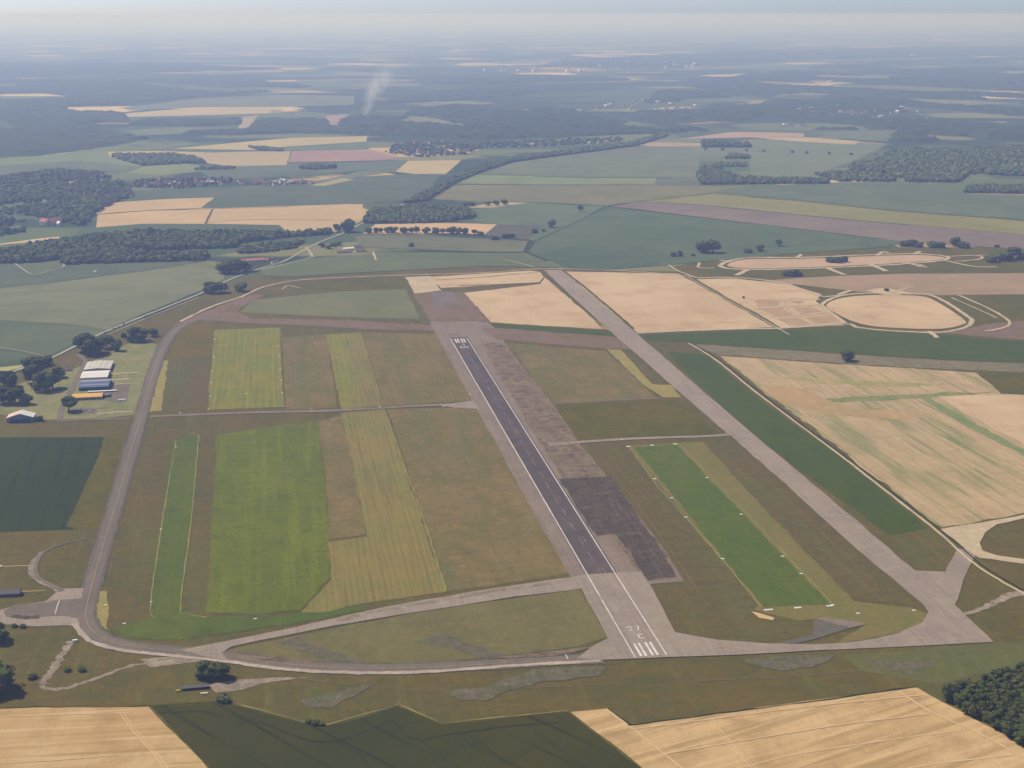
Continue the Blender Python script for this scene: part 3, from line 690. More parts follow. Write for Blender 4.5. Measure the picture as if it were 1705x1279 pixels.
# tracks round the dispersal loops at the far right
ribbon('perimeter_track', [(1060, 555), (1150, 551), (1240, 548), (1300, 547), (1404, 540), (1430, 546), (1480, 551), (1560, 554), (1606, 546), (1618, 536), (1612, 528), (1570, 501), (1534, 490), (1440, 489), (1396, 494), (1370, 506), (1374, 514), (1410, 540)], 13, M['palecon'], 6, jit=0.9)
ribbon('perimeter_track', [(1160, 463), (1230, 463), (1300, 471), (1340, 484), (1370, 494), (1400, 492)], 12, M['palecon'], 6, jit=0.9)
for pts, w in (([(1255, 500), (1300, 500), (1304, 506), (1296, 513), (1256, 516)], 6), ([(1300, 502), (1322, 498), (1366, 500)], 5), ([(1300, 507), (1330, 525), (1355, 543)], 5), ([(1262, 514), (1320, 511), (1368, 508)], 5), ([(1284, 528), (1330, 526), (1376, 521)], 6), ([(1316, 543), (1360, 541), (1404, 538)], 6), ([(1396, 491), (1416, 484)], 9), ([(1480, 489), (1512, 480), (1526, 481)], 5), ([(1548, 552), (1560, 563)], 8), ([(1596, 492), (1650, 516), (1680, 536), (1672, 546), (1640, 552)], 5), ([(1584, 496), (1660, 530)], 3)):
    ribbon('track', pts, w * 1.6, M['palecon'], 7, jit=0.8)
for pts in ([(1256, 500), (1298, 502), (1296, 510), (1262, 512)], [(1270, 516), (1304, 513), (1322, 525), (1290, 527)], [(1320, 513), (1352, 511), (1368, 519), (1334, 524)], [(1292, 531), (1328, 529), (1350, 541), (1316, 542)], [(1340, 529), (1384, 525), (1398, 536), (1358, 540)], [(1310, 502), (1340, 501), (1332, 506)]):
    sheet('fallow_plot', pts, M['plot'], 4, jit=0.8, step=8, soft=4.0)
ribbon('perimeter_track', catmull([(1200, 442), (1240, 430), (1340, 429), (1510, 423), (1572, 427), (1568, 434), (1474, 442), (1290, 449), (1220, 448)], 6, True) + [(1200, 442)], 16, M['palecon'], 6, smooth=False, jit=1.5)
for pts, w in (([(1180, 431), (1216, 436)], 9), ([(1165, 438), (1164, 446), (1190, 447)], 6), ([(1246, 449), (1226, 459)], 12), ([(1376, 446), (1406, 458)], 12), ([(1450, 441), (1476, 452)], 12), ([(1510, 438), (1540, 446), (1530, 441)], 10), ([(1572, 434), (1620, 444), (1660, 445)], 8), ([(1572, 428), (1626, 426), (1632, 432), (1590, 436)], 6), ([(1616, 426), (1660, 425)], 5), ([(1460, 426), (1470, 420), (1480, 422)], 9), ([(1520, 424), (1532, 419)], 9), ([(1326, 430), (1334, 424)], 9), ([(1112, 441), (1130, 452), (1160, 463)], 5)):
    ribbon('track', pts, w * 1.6, M['palecon'], 7, jit=0.8)
ribbon('hedge_verge', [(1140, 457), (1200, 492), (1260, 524), (1312, 556)], 11, M['darkbrown'], 5, jit=1.0)
ribbon('track', [(1146, 462), (1206, 497), (1264, 529), (1314, 558)], 3.5, M['track'], 6, jit=0.4)
sheet('dirt_patch', [(1440, 484), (1470, 480), (1500, 484), (1520, 490), (1470, 491)], M['palecon'], 4, jit=2, step=10, soft=9.0)
# public road and lanes on the left
ROAD = [(-120, 672), (0, 628), (60, 606), (88, 596), (130, 575), (176, 553), (250, 523), (340, 487), (386, 465), (430, 449), (472, 436), (502, 420), (530, 405), (570, 389), (604, 372), (650, 350), (700, 328), (745, 302), (790, 279), (850, 265), (950, 252), (1060, 239), (1120, 220)]
ribbon('country_road', ROAD, 9.0, M['road'], 7, jit=0.3, z=1.45)
ribbon('lane', [(0, 580), (40, 586), (80, 595)], 4.0, M['road'], 5, jit=0.3, z=1.22)
ribbon('lane', [(180, 558), (260, 524), (330, 496)], 3.5, M['road'], 5, jit=0.3, z=1.24)
ribbon('lane', [(22, 437), (40, 450), (56, 458), (80, 452), (106, 444), (100, 436)], 6.0, M['road'], 5, jit=0.4, z=1.26)
ribbon('lane', [(436, 450), (500, 434), (530, 427), (580, 425), (640, 424)], 6.0, M['road'], 6, jit=0.4, z=1.28)
ribbon('lane', [(509, 412), (516, 420), (520, 428)], 10.0, M['road'], 8, jit=0.4, z=1.30)
ribbon('perimeter_track', [(300, 536), (350, 512), (400, 495), (440, 478), (490, 468), (560, 463), (690, 458), (800, 455), (884, 449), (930, 448), (1050, 452), (1160, 462)], (9, 8), M['palecon'], 6, jit=0.9)
sheet('bare_edge', [(340, 520), (380, 505), (420, 490), (440, 492), (400, 512), (350, 526)], M['heath'], 5, jit=2, step=10)
ribbon('bare_edge', [(470, 482), (480, 476), (500, 480)], 5, M['palecon'], 5, jit=1)
ribbon('farm_track', [(840, 433), (870, 440), (890, 446)], 4, M['track'], 5, z=1.32)
ribbon('hedge_verge', [(764, 476), (830, 474), (898, 471)], 9, M['heath'], 5, jit=1)
ribbon('hedge_verge', [(724, 467), (800, 462), (880, 455), (908, 452)], 5, M['heath'], 5, jit=1)
ribbon('field_boundary', [(163, 357), (250, 351), (354, 348), (480, 345)], 6, M['scrub'], 4, jit=0.8, z=1.34)
ribbon('field_boundary', [(342, 373), (354, 349)], 8, M['scrub'], 5, jit=0.8, z=1.36)
ribbon('field_boundary', [(345, 371), (400, 367), (480, 366), (600, 368)], 5, M['scrub'], 4, jit=0.8, z=1.38)
ribbon('field_boundary', [(1190, 322), (1330, 336), (1480, 351), (1705, 368)], 6, M['scrub'], 4, jit=0.8, z=1.40)
ribbon('field_boundary', [(1060, 337), (1130, 329), (1185, 322)], 6, M['scrub'], 4, jit=0.8, z=1.42)
ribbon('field_boundary', [(1046, 1209), (1200, 1188), (1380, 1165), (1526, 1144)], 2.2, M['wheel'], 4, jit=0.5)
ribbon('field_boundary', [(1012, 1180), (1048, 1207)], 2.5, M['wheel'], 4, jit=0.5)
ribbon('field_boundary', [(-200, 1184), (0, 1179), (248, 1175), (366, 1168)], 3, M['scrub'], 4, jit=0.7)
ribbon('field_boundary', [(386, 1171), (452, 1188), (520, 1206), (546, 1207), (664, 1174), (736, 1205), (946, 1184)], 1.6, M['edge'], 4, jit=0.5, smooth=False)
# wheel tracks in the foreground crops
for pts, w in (([(1048, 1216), (1200, 1196), (1360, 1176), (1536, 1158)], 2.4), ([(1496, 1152), (1550, 1186), (1625, 1220), (1705, 1262), (1800, 1310)], 3.2), ([(1180, 1198), (1210, 1236), (1262, 1290)], 1.4), ([(1186, 1198), (1216, 1236), (1268, 1290)], 1.4), ([(1110, 1256), (1250, 1232), (1400, 1208), (1545, 1190)], 2.0), ([(1190, 1290), (1330, 1256), (1460, 1236), (1600, 1216)], 2.2), ([(1460, 1290), (1560, 1272), (1690, 1258)], 2.2), ([(1010, 1182), (1050, 1212), (1130, 1275), (1160, 1300)], 2.6),
               ([(198, 1187), (225, 1222), (256, 1256), (280, 1290)], 1.2), ([(205, 1187), (232, 1222), (263, 1256), (287, 1290)], 1.2), ([(0, 1194), (120, 1190), (215, 1188)], 1.8), ([(0, 1272), (100, 1266), (190, 1258)], 1.8)):
    ribbon('tramline', pts, w * 1.15, M['tram'], 4, jit=0.25, soft=0.46)
for pts, w in (([(262, 1188), (310, 1186), (340, 1186), (370, 1196)], 1.6), ([(395, 1208), (410, 1203), (440, 1206), (480, 1222), (530, 1236), (580, 1230), (640, 1206), (660, 1206), (690, 1232), (760, 1222), (850, 1210), (930, 1204)], 1.8), ([(700, 1232), (740, 1262), (760, 1285)], 1.2), ([(780, 1224), (850, 1275), (865, 1290)], 1.2), ([(890, 1218), (960, 1270), (980, 1290)], 1.2), ([(560, 1234), (600, 1260), (620, 1285)], 1.2)):
    ribbon('wheel_track', pts, w * 1.2, M['wheel'], 4, jit=0.2, soft=0.46)
for pts in ([(60, 738), (44, 800)], [(110, 735), (92, 796)], [(136, 740), (112, 800), (92, 850)]):
    ribbon('wheel_track', pts, 2.6, M['wheel'], 4, jit=0.4)

# ------------------------------------------------------------------ runway markings (parts of the runway)
zM = DZ * 9


def stripe(s0, s1, t0, t1, mat='paint', name='marking', parent=runway):
    return sheet(name, [rw(s0, t0), rw(s1, t0), rw(s1, t1), rw(s0, t1)], M[mat], 0, jit=0, metres=True, parent=parent, z=zM)


def rwpx(px, py):
    d = Vector(at(px, py)) - RA
    return d.dot(RU), d.dot(RW)


LEN = (_rb - RA).length
HALF = 16.4
for sgn in (-1, 1):
    for k in range(28):
        a, b = LEN * k / 28, LEN * (k + 1) / 28
        stripe(a, b, sgn * HALF - 0.7, sgn * HALF + 0.7, name='edge_line')
for t in (-9.6, -4.6, 2.6, 7.6):
    stripe(1.5, 31, t - 1.3, t + 1.3, name='threshold_stripe')
    stripe(LEN - 34, LEN - 4, t + 1 - 1.5, t + 1 + 1.5, name='threshold_stripe')
stripe(LEN - 3.0, LEN - 0.6, -HALF, HALF, name='threshold_line')
s = 96
while s < LEN - 110:
    stripe(s, s + 26 + random.random() * 8, -0.4, 0.4, mat='fadedpaint', name='centreline_dash')
    if random.random() < 0.55:
        o_ = random.uniform(-5, 5)
        ribbon('tyre_scuff', [rw(s + 10, o_), rw(s + 18, o_ + 1.5), rw(s + 30, o_ - 1)], 0.7, M['fadedpaint'], 0, metres=True, parent=runway, z=zM)
    s += 50
GLY = {'2': [(0, .8), (.2, 1), (.8, 1), (1, .8), (1, .62), (0, 0), (1, 0)], '7': [(0, 1), (1, 1), (.35, 0)], 'C': [(1, .82), (.8, 1), (.2, 1), (0, .8), (0, .2), (.2, 0), (.8, 0), (1, .18)],
       '0': [(.2, 0), (0, .2), (0, .8), (.2, 1), (.8, 1), (1, .8), (1, .2), (.8, 0), (.2, 0)], '9': [(1, .55), (.3, .45), (0, .65), (0, .82), (.2, 1), (.8, 1), (1, .8), (1, .2), (.8, 0), (.1, 0)]}


def glyph(ch, s0, t0, w, h, flip=False, sw=1.7):
    p = []
    for gx_, gy_ in GLY[ch]:
        p.append(rw(s0 + (h - gy_ * h if flip else gy_ * h), t0 + (w - gx_ * w if flip else gx_ * w)))
    o = ribbon('runway_letter', p, sw, M['paint'], 0, smooth=False, metres=True, parent=runway, z=zM)
    return o


glyph('2', 59, -7.0, 4.8, 10, sw=1.4)
glyph('7', 59, 1.0, 4.8, 10, sw=1.4)
glyph('C', 41, -0.4, 4.6, 9, sw=1.4)
glyph('9', LEN - 78, -6.6, 5.6, 15, True)
glyph('0', LEN - 78, 2.4, 5.6, 15, True)
glyph('C', LEN - 56, -2.0, 5.4, 12, True)
for (a, b) in (((-12, 44), (12, 74)), ((12, 44), (-12, 74))):
    ribbon('closure_cross', [rw(LEN + a[1] - 15, a[0] - 3), rw(LEN + b[1] - 15, b[0] - 3)], 2.2, M['fadedpaint'], 0, smooth=False, metres=True, parent=old_runway, z=zM)
ribbon('holding_line', [(1222, 1070), (1228, 1080), (1234, 1089)], 1.2, M['yellowpaint'], 9)
ribbon('holding_line', [(942, 1092), (945, 1099)], 1.6, M['paint'], 9)
ribbon('centre_line', LOOP[2:-1], 0.8, M['yellowpaint'], 7)
ribbon('centre_line', [(968, 962), (1003, 1000), (1040, 1044)], 1.2, M['fadedpaint'], 9)
# ------------------------------------------------------------------ foliage
M['leaf'] = leafmat('broadleaf', (50, 57, 28), (112, 119, 58))
M['leaf_wood'] = leafmat('woodland_leaf', (34, 44, 24), (104, 114, 60))
M['leaf_far'] = leafmat('far_woodland_leaf', (34, 42, 24), (74, 84, 46))
M['leaf_grey'] = leafmat('greyish_leaf', (52, 62, 44), (92, 98, 70))
M['bark'] = flat('bark', (84, 72, 58), 0.95, 0.15, 2.0, 0.05)


def ico(sub):
    bm = bmesh.new()
    bmesh.ops.create_icosphere(bm, subdivisions=sub, radius=1.0)
    v = np.array([x.co[:] for x in bm.verts])
    f = np.array([[q.index for q in p.verts] for p in bm.faces])
    bm.free()
    return v, f


ICO1, ICO2 = ico(1), ico(2)


def np_mesh(name, v, f, tint=None):
    me = bpy.data.meshes.new(name)
    k = f.shape[1]
    me.vertices.add(len(v))
    me.vertices.foreach_set('co', v.astype(np.float32).ravel())
    me.loops.add(f.size)
    me.loops.foreach_set('vertex_index', f.astype(np.int32).ravel())
    me.polygons.add(len(f))
    me.polygons.foreach_set('loop_start', np.arange(0, f.size, k, dtype=np.int32))
    me.update(calc_edges=True)
    if tint is not None:
        a = me.attributes.new('tint', 'FLOAT', 'POINT')
        a.data.foreach_set('value', tint.astype(np.float32))
    return me


def tube(p, r, k=6):
    vs, fs = [], []
    for i, q in enumerate(p):
        for j in range(k):
            a = 2 * math.pi * j / k
            vs.append((q[0] + r[i] * math.cos(a), q[1] + r[i] * math.sin(a), q[2]))
    for i in range(len(p) - 1):
        for j in range(k):
            fs.append((i * k + j, i * k + (j + 1) % k, (i + 1) * k + (j + 1) % k, (i + 1) * k + j))
    return vs, fs


def join(parts):
    V, Fc = [], []
    for v, f in parts:
        o = len(V)
        V += list(v)
        Fc += [tuple(i + o for i in q) for q in f]
    return V, Fc


def tree_meshes(seed, wide=0.42, low=0.12, lobes=11, leaves=950, leaf=0.055):
    """a tree one metre tall: trunk with limbs, and a crown of leaf clumps gathered in uneven lobes"""
    g = np.random.default_rng(seed)
    cen, rad = [], []
    for i in range(lobes):
        h = low + 0.18 + (0.62 - low) * g.random()
        spread = wide * 0.62 * math.sqrt(max(0.1, 1 - ((h - 0.45) / 0.55) ** 2))
        a = 2 * math.pi * (i * 0.381966 + g.random() * 0.2)
        cen.append((math.cos(a) * spread * (0.45 + 0.6 * g.random()), math.sin(a) * spread * (0.45 + 0.6 * g.random()), h))
        rad.append(wide * (0.34 + 0.22 * g.random()))
    cen.append((0, 0, 0.78))
    rad.append(wide * 0.4)
    cen, rad = np.array(cen), np.array(rad)
    per = leaves // len(cen)
    V, Fq, T = [], [], []
    o = 0
    for c, r in zip(cen, rad):
        d = g.normal(size=(per, 3))
        d /= np.linalg.norm(d, axis=1)[:, None]
        rr = r * (0.72 + 0.4 * g.random(per))
        p = c + d * rr[:, None] * np.array([1, 1, 0.85])
        tl = 0.25 + 0.5 * g.random()
        for q, n in zip(p, d):
            n2 = n + g.normal(size=3) * 0.4
            n2 /= np.linalg.norm(n2)
            u = np.cross(n2, [0.3, 0.2, 0.9])
            u /= np.linalg.norm(u) + 1e-9
            w = np.cross(n2, u)
            sz = leaf * (0.6 + 0.9 * g.random())
            V += [q + u * sz, q + w * sz * 0.8, q - u * sz, q - w * sz * 0.9]
            Fq.append((o, o + 1, o + 2, o + 3))
            T += [min(1, max(0, tl + g.normal() * 0.16))] * 4
            o += 4
    V, Fq, T = np.array(V), np.array(Fq), np.array(T)
    # inner masses so that the crown is not see-through everywhere
    cv, cf, ct = [], [], []
    o = 0
    iv, if_ = ICO1
    for c, r in zip(cen, rad):
        cv.append(iv * r * 0.84 * (0.85 + 0.3 * g.random((len(iv), 1))) + c)
        cf.append(if_ + o)
        ct.append(np.full(len(iv), 0.3))
        o += len(iv)
    cv, cf, ct = np.concatenate(cv), np.concatenate(cf), np.concatenate(ct)
    tri = np.concatenate([Fq[:, [0, 1, 2]], Fq[:, [0, 2, 3]], cf + len(V)])
    crown = np_mesh('crown', np.concatenate([V, cv]), tri, np.concatenate([T, ct]))
    crown.materials.append(M['leaf'])
    parts = [tube([(0, 0, -0.03), (0.006, 0.004, 0.2), (0, 0.01, 0.5), (0.01, 0, 0.75)], [0.035, 0.026, 0.018, 0.008])]
    for c in cen[:6]:
        parts.append(tube([(0, 0, 0.22), tuple(c * 0.55 + np.array([0, 0, 0.1])), tuple(c)], [0.016, 0.011, 0.004], 5))
    v, f = join(parts)
    trunk = bpy.data.meshes.new('trunk')
    trunk.from_pydata(v, [], f)
    trunk.materials.append(M['bark'])
    return trunk, crown


PROTO = [tree_meshes(11), tree_meshes(23, wide=0.5, low=0.08, lobes=13), tree_meshes(37, wide=0.36, low=0.16), tree_meshes(51, wide=0.46, lobes=14, leaves=1100), tree_meshes(77, wide=0.55, low=-0.02, lobes=12, leaves=800, leaf=0.08)]


def tree(px, py, wpx, hpx, label, proto=None, name='tree', cat='tree', group=None, metres=None, h=None, w=None, grey=False):
    """a tree (or bush) whose foot is at the surveyed point; size from its size in the photograph"""
    if metres is None:
        x, y = at(px, py - 0.25 * hpx)
        k = slant(px, py) / F
        w = wpx * k
        h = max(hpx * k * 0.92, 0.55 * w)
    else:
        x, y = metres
    k = random.randrange(4) if proto is None else proto
    tr, cr = PROTO[k]
    e = empty(name, (x, y, 0), random.uniform(0, 6.28))
    wd = (0.42, 0.5, 0.36, 0.46, 0.55)[k] * 1.72
    e.scale = (w / wd, w / wd, h)
    t = link('trunk', tr, None, e)
    c = link('crown', cr, None, e)
    tag(e, label, cat, group)
    return e


def inside(poly, P):
    x, y = P[:, 0], P[:, 1]
    r = np.zeros(len(P), bool)
    n = len(poly)
    for i in range(n):
        (x1, y1), (x2, y2) = poly[i], poly[(i + 1) % n]
        if y1 == y2: continue
        c = ((y1 > y) != (y2 > y)) & (x < (x2 - x1) * (y - y1) / (y2 - y1) + x1)
        r ^= c
    return r


def scatter(poly, step, jit=0.45):
    a = np.array(poly)
    lo, hi = a.min(0), a.max(0)
    X, Y = np.meshgrid(np.arange(lo[0], hi[0] + step, step), np.arange(lo[1], hi[1] + step, step))
    P = np.stack([X.ravel(), Y.ravel()], 1) + rng.uniform(-jit, jit, (X.size, 2)) * step
    return P[inside(poly, P)]


VARI = [1 + 0.34 * (np.random.default_rng(s_).random((len(ICO1[0]), 1)) - 0.5) for s_ in range(8)]
VARI2 = [1 + 0.42 * (np.random.default_rng(s_).random((len(ICO2[0]), 1)) - 0.5) for s_ in range(8)]


def crowns(name, P, r, h, label, cat='trees', mat='leaf_wood', fine=False, gaps=None):
    """a wood that reads as one mass: uneven crowns standing close together"""
    iv, if_ = ICO2 if fine else ICO1
    var = VARI2 if fine else VARI
    if gaps:
        q_ = np.sin(P[:, 0] / 61 + 2.1 * np.sin(P[:, 1] / 97)) + np.sin(P[:, 1] / 143 + 1.7 * np.sin(P[:, 0] / 83)) + 0.5 * rng.normal(size=len(P))
        P = P[q_ > gaps]
    n = len(P)
    V, Fc, T = np.empty((n, len(iv), 3)), np.empty((n, len(if_), 3), int), np.empty((n, len(iv)))
    for i in range(n):
        rr = r * rng.uniform(0.6, 1.45)
        hh = h * rng.uniform(0.5, 1.2)
        a = rng.uniform(0, 6.28)
        q = iv * var[i % 8]
        x = q[:, 0] * math.cos(a) - q[:, 1] * math.sin(a)
        y = q[:, 0] * math.sin(a) + q[:, 1] * math.cos(a)
        V[i, :, 0], V[i, :, 1], V[i, :, 2] = P[i, 0] + x * rr, P[i, 1] + y * rr, hh * 0.52 + q[:, 2] * hh * 0.5
        Fc[i] = if_ + i * len(iv)
        T[i] = np.clip(rng.normal(0.45, 0.3), 0, 1)
    me = np_mesh(name, V.reshape(-1, 3), Fc.reshape(-1, 3), T.ravel())
    o = link(name, me, M[mat])
    return tag(o, label, cat, kind='stuff')


def canopy(name, poly, cell, h, label, gaps=0.0):
    """a far wood: a lumpy canopy surface that drops to the ground at its edges"""
    a = np.array(poly)
    lo, hi = a.min(0) - cell, a.max(0) + cell
    nx, ny = int((hi[0] - lo[0]) / cell) + 1, int((hi[1] - lo[1]) / cell) + 1
    X, Y = np.meshgrid(lo[0] + np.arange(nx) * cell, lo[1] + np.arange(ny) * cell)
    P = np.stack([X.ravel(), Y.ravel()], 1) + rng.uniform(-0.38, 0.38, (nx * ny, 2)) * cell
    ins = inside(poly, P)
    if gaps:
        x_, y_ = P[:, 0] / (cell * 9), P[:, 1] / (cell * 13)
        lump = np.sin(x_ + 1.9 * np.sin(y_ * 0.7)) + np.sin(y_ * 1.3 + 1.7 * np.sin(x_ * 0.6)) + 0.7 * np.sin(x_ * 2.3 + y_ * 1.9)
        ins &= (lump > gaps) & (rng.random(len(P)) > 0.06)
    z = np.where(ins, h * rng.uniform(0.55, 1.2, len(P)), -0.5)
    idx = np.arange(nx * ny).reshape(ny, nx)
    q = np.stack([idx[:-1, :-1], idx[:-1, 1:], idx[1:, 1:], idx[1:, :-1]], -1).reshape(-1, 4)
    q = q[ins[q].any(1)]
    used = np.unique(q)
    mp = np.full(nx * ny, -1)
    mp[used] = np.arange(len(used))
    V = np.stack([P[used, 0], P[used, 1], z[used]], 1)
    cl = rng.normal(0.42, 0.28, len(used))
    me = np_mesh(name, V, np.concatenate([mp[q][:, [0, 1, 2]], mp[q][:, [0, 2, 3]]]), np.clip(cl, 0, 1))
    o = link(name, me, M['leaf_far'])
    return tag(o, label, 'trees', kind='stuff')


def pxpoly(pts):
    return [at(*p) for p in pts]


# woods in the middle distance
crowns('wood', scatter(pxpoly([(-120, 441), (60, 438), (100, 433), (105, 441), (345, 434), (345, 425), (250, 425), (195, 419), (300, 416), (395, 413), (400, 405), (475, 397), (472, 391), (400, 389), (230, 387), (150, 396), (110, 402), (0, 420), (-120, 426)]), 10.5), 6.8, 15, 'long dark wood behind the pale green field at left', fine=True)
crowns('wood', scatter(pxpoly([(470, 396), (552, 391), (550, 386), (475, 391)]), 9), 6, 13, 'low belt of trees running from the dark wood to the road', fine=True)
crowns('wood', scatter(pxpoly([(395, 424), (440, 421), (492, 414), (505, 404), (450, 407), (400, 414)]), 11), 5.5, 10, 'trees around the red roofed buildings by the road', fine=True)
crowns('wood', scatter(pxpoly([(604, 372), (660, 373), (715, 372), (760, 368), (791, 362), (782, 353), (740, 349), (700, 347), (620, 352)]), 10.5), 7, 16, 'rounded dark wood above the row of roadside trees', fine=True)
crowns('wood', scatter(pxpoly([(-120, 396), (0, 393), (40, 386), (60, 371), (100, 372), (140, 376), (166, 352), (192, 338), (222, 326), (205, 304), (172, 290), (100, 284), (60, 289), (0, 296), (-120, 304)]), 15), 9.5, 16, 'broad wooded slope at the left edge beyond the fields', gaps=-0.75)
crowns('wood', scatter(pxpoly([(184, 262), (238, 277), (342, 271), (322, 264), (288, 259), (190, 259)]), 13), 8.5, 17, 'dark copse in green fields at upper left')
crowns('wood', scatter(pxpoly([(498, 281), (520, 283), (558, 281), (556, 277), (505, 277)]), 12), 8, 15, 'small oblong copse below the pink field')
crowns('wood', scatter(pxpoly([(672, 340), (700, 326), (742, 304), (790, 279), (850, 265), (950, 251), (1050, 239), (1108, 222), (1112, 227), (1062, 243), (955, 257), (856, 270), (802, 286), (752, 310), (712, 335)]), 11.5), 7.5, 14, 'belt of trees following the road into the distance')
crowns('wood', scatter(pxpoly([(1168, 246), (1249, 246), (1249, 241), (1168, 241)]), 12), 8, 19, 'oblong block of trees, farthest of the copses right of centre')
crowns('wood', scatter(pxpoly([(1208, 265), (1248, 265), (1246, 260), (1212, 260)]), 12), 8, 16, 'small copse between the oblong block and the long copse')
crowns('wood', scatter(pxpoly([(1188, 278), (1242, 278), (1240, 273), (1194, 273)]), 12), 7, 12, 'low copse just above the long copse')
crowns('wood', scatter(pxpoly([(1160, 292), (1167, 308), (1285, 307), (1380, 307), (1374, 302), (1290, 300), (1236, 298), (1205, 290), (1200, 280), (1168, 280)]), 12), 8, 17, 'long dark copse at the edge of the pale fields right of centre')
crowns('wood', scatter(pxpoly([(1356, 292), (1400, 303), (1600, 304), (1612, 292), (1705, 294), (1850, 298), (1850, 246), (1705, 244), (1560, 250), (1482, 252), (1470, 262), (1420, 275), (1412, 288)]), 16), 10.5, 17, 'large wood at the right edge beyond the grey green field', gaps=-1.3)
crowns('wood', scatter(pxpoly([(1604, 321), (1705, 323), (1850, 326), (1850, 316), (1705, 312), (1640, 310), (1612, 313)]), 12), 8, 15, 'dark tree belt at the right edge below the large wood')
crowns('wood', scatter(pxpoly([(412, 245), (432, 251), (474, 253), (470, 249), (440, 246)]), 12), 7, 11, 'thin dark hedge among the cream fields')
crowns('wood', scatter(pxpoly([(325, 284), (390, 282), (388, 279), (340, 279)]), 12), 7, 12, 'small clump beside the upper left copse')
# far woods
canopy('wood', pxpoly([(620, 226), (760, 230), (860, 231), (1100, 222), (1180, 219), (1080, 208), (1000, 200), (960, 186), (840, 178), (760, 176), (690, 184), (650, 205)]), 22, 17, 'far forest behind the distant village at centre', gaps=-1.0)
canopy('wood', pxpoly([(400, 225), (500, 222), (622, 224), (620, 216), (545, 213), (542, 200), (430, 200), (414, 218), (330, 220), (300, 225)]), 22, 17, 'square far wood left of the smoke')
canopy('wood', pxpoly([(216, 208), (300, 211), (396, 208), (400, 199), (240, 201)]), 22, 16, 'narrow far wood below the cream strip')
canopy('wood', pxpoly([(565, 212), (640, 213), (650, 205), (680, 195), (640, 196), (600, 192), (570, 200)]), 22, 14, 'low far wood at the foot of the smoke')
canopy('wood', pxpoly([(-250, 262), (60, 260), (180, 243), (262, 228), (216, 208), (200, 190), (150, 184), (200, 176), (300, 164), (440, 154), (520, 144), (400, 134), (0, 134), (-300, 134)]), 34, 17, 'wide blue forest at far left', gaps=-0.9)
canopy('wood', pxpoly([(1120, 218), (1250, 216), (1500, 216), (1472, 246), (1600, 246), (1850, 244), (1850, 116), (1560, 112), (1400, 110), (1250, 124), (1100, 152), (1060, 184)]), 34, 17, 'wide blue wooded slope at far right', gaps=-0.35)
canopy('wood', pxpoly([(640, 172), (760, 168), (860, 160), (900, 152), (760, 150), (680, 160)]), 36, 16, 'thin far wood right of the smoke')
canopy('wood', pxpoly([(-300, 126), (100, 124), (300, 120), (470, 116), (300, 108), (0, 106), (-300, 108)]), 60, 18, 'farthest forest band fading into haze at left')
canopy('wood', pxpoly([(700, 142), (860, 139), (1050, 134), (1000, 128), (760, 132)]), 50, 17, 'far forest band below the distant town')
canopy('wood', pxpoly([(900, 112), (1100, 108), (1400, 98), (1700, 92), (1850, 88), (1850, 74), (1300, 84), (950, 100)]), 90, 20, 'farthest forest band fading into haze at right')

# ------------------------------------------------------------------ single trees and bushes
ORD = ['first', 'second', 'third', 'fourth', 'fifth', 'sixth', 'seventh', 'eighth', 'ninth', 'tenth', 'eleventh', 'twelfth', 'thirteenth', 'fourteenth', 'fifteenth', 'sixteenth']
tree(343, 1135, 30, 30, 'left half of the round dark tree pair by the dark shelter', 1)
tree(367, 1136, 30, 27, 'right half of the round dark tree pair by the dark shelter', 3)
tree(-8, 1162, 56, 52, 'large dark tree cut by the left edge above the wheat', 1)
tree(-6, 1076, 36, 32, 'dark tree cut by the left edge beside the apron', 0)
tree(115, 692, 25, 29, 'lone dark tree beside the grey car park by hangars', 2)
tree(229, 575, 31, 27, 'broad round tree beside the loop taxiway above the hangars', 1)
tree(255, 564, 17, 15, 'small round tree right of the broad tree by the taxiway', 0)
tree(195, 589, 18, 20, 'small tree right of the clump behind the grey hangar', 0)
tree(206, 564, 9, 8, 'tiny bush between the road and the loop taxiway', 4, 'bush', 'bush')
for i, (x, y, w, h) in enumerate([(136, 594, 26, 30), (152, 600, 28, 32), (165, 596, 26, 30), (178, 586, 24, 24), (146, 586, 26, 28)]):
    tree(x, y, w, h, ORD[i] + ' tree of the dark clump behind the grey hangar', i % 4, group='clump behind the grey hangar')
for i, (x, y, w, h) in enumerate([(56, 648, 28, 36), (72, 660, 30, 36), (88, 656, 28, 32), (70, 632, 34, 34), (98, 634, 20, 20), (50, 622, 26, 24), (78, 612, 18, 16)]):
    tree(x, y, w, h, ORD[i] + ' tree of the big green clump left of the hangars', i % 4, group='big clump left of the hangars')
for i, (x, y, w, h) in enumerate([(6, 648, 18, 26), (20, 650, 18, 28), (6, 680, 30, 32), (26, 680, 28, 30), (44, 678, 20, 18), (-14, 672, 30, 34)]):
    tree(x, y, w, h, ORD[i] + ' tree of the dark clump above the gabled hangar', i % 4, group='clump above the gabled hangar')
tree(66, 703, 12, 9, 'dark bush against the right end of the gabled hangar', 4, 'bush', 'bush')
tree(352, 493, 24, 21, 'left of the paired dark trees on the road bend', 1)
tree(368, 492, 22, 19, 'right of the paired dark trees on the road bend', 3)
tree(402, 489, 22, 16, 'single round tree right of the pair on the road bend', 0)
tree(374, 460, 28, 21, 'left tree of the dark group below the red roofs', 1)
tree(392, 461, 28, 24, 'middle tree of the dark group below the red roofs', 3)
tree(408, 457, 24, 20, 'right tree of the dark group below the red roofs', 0)
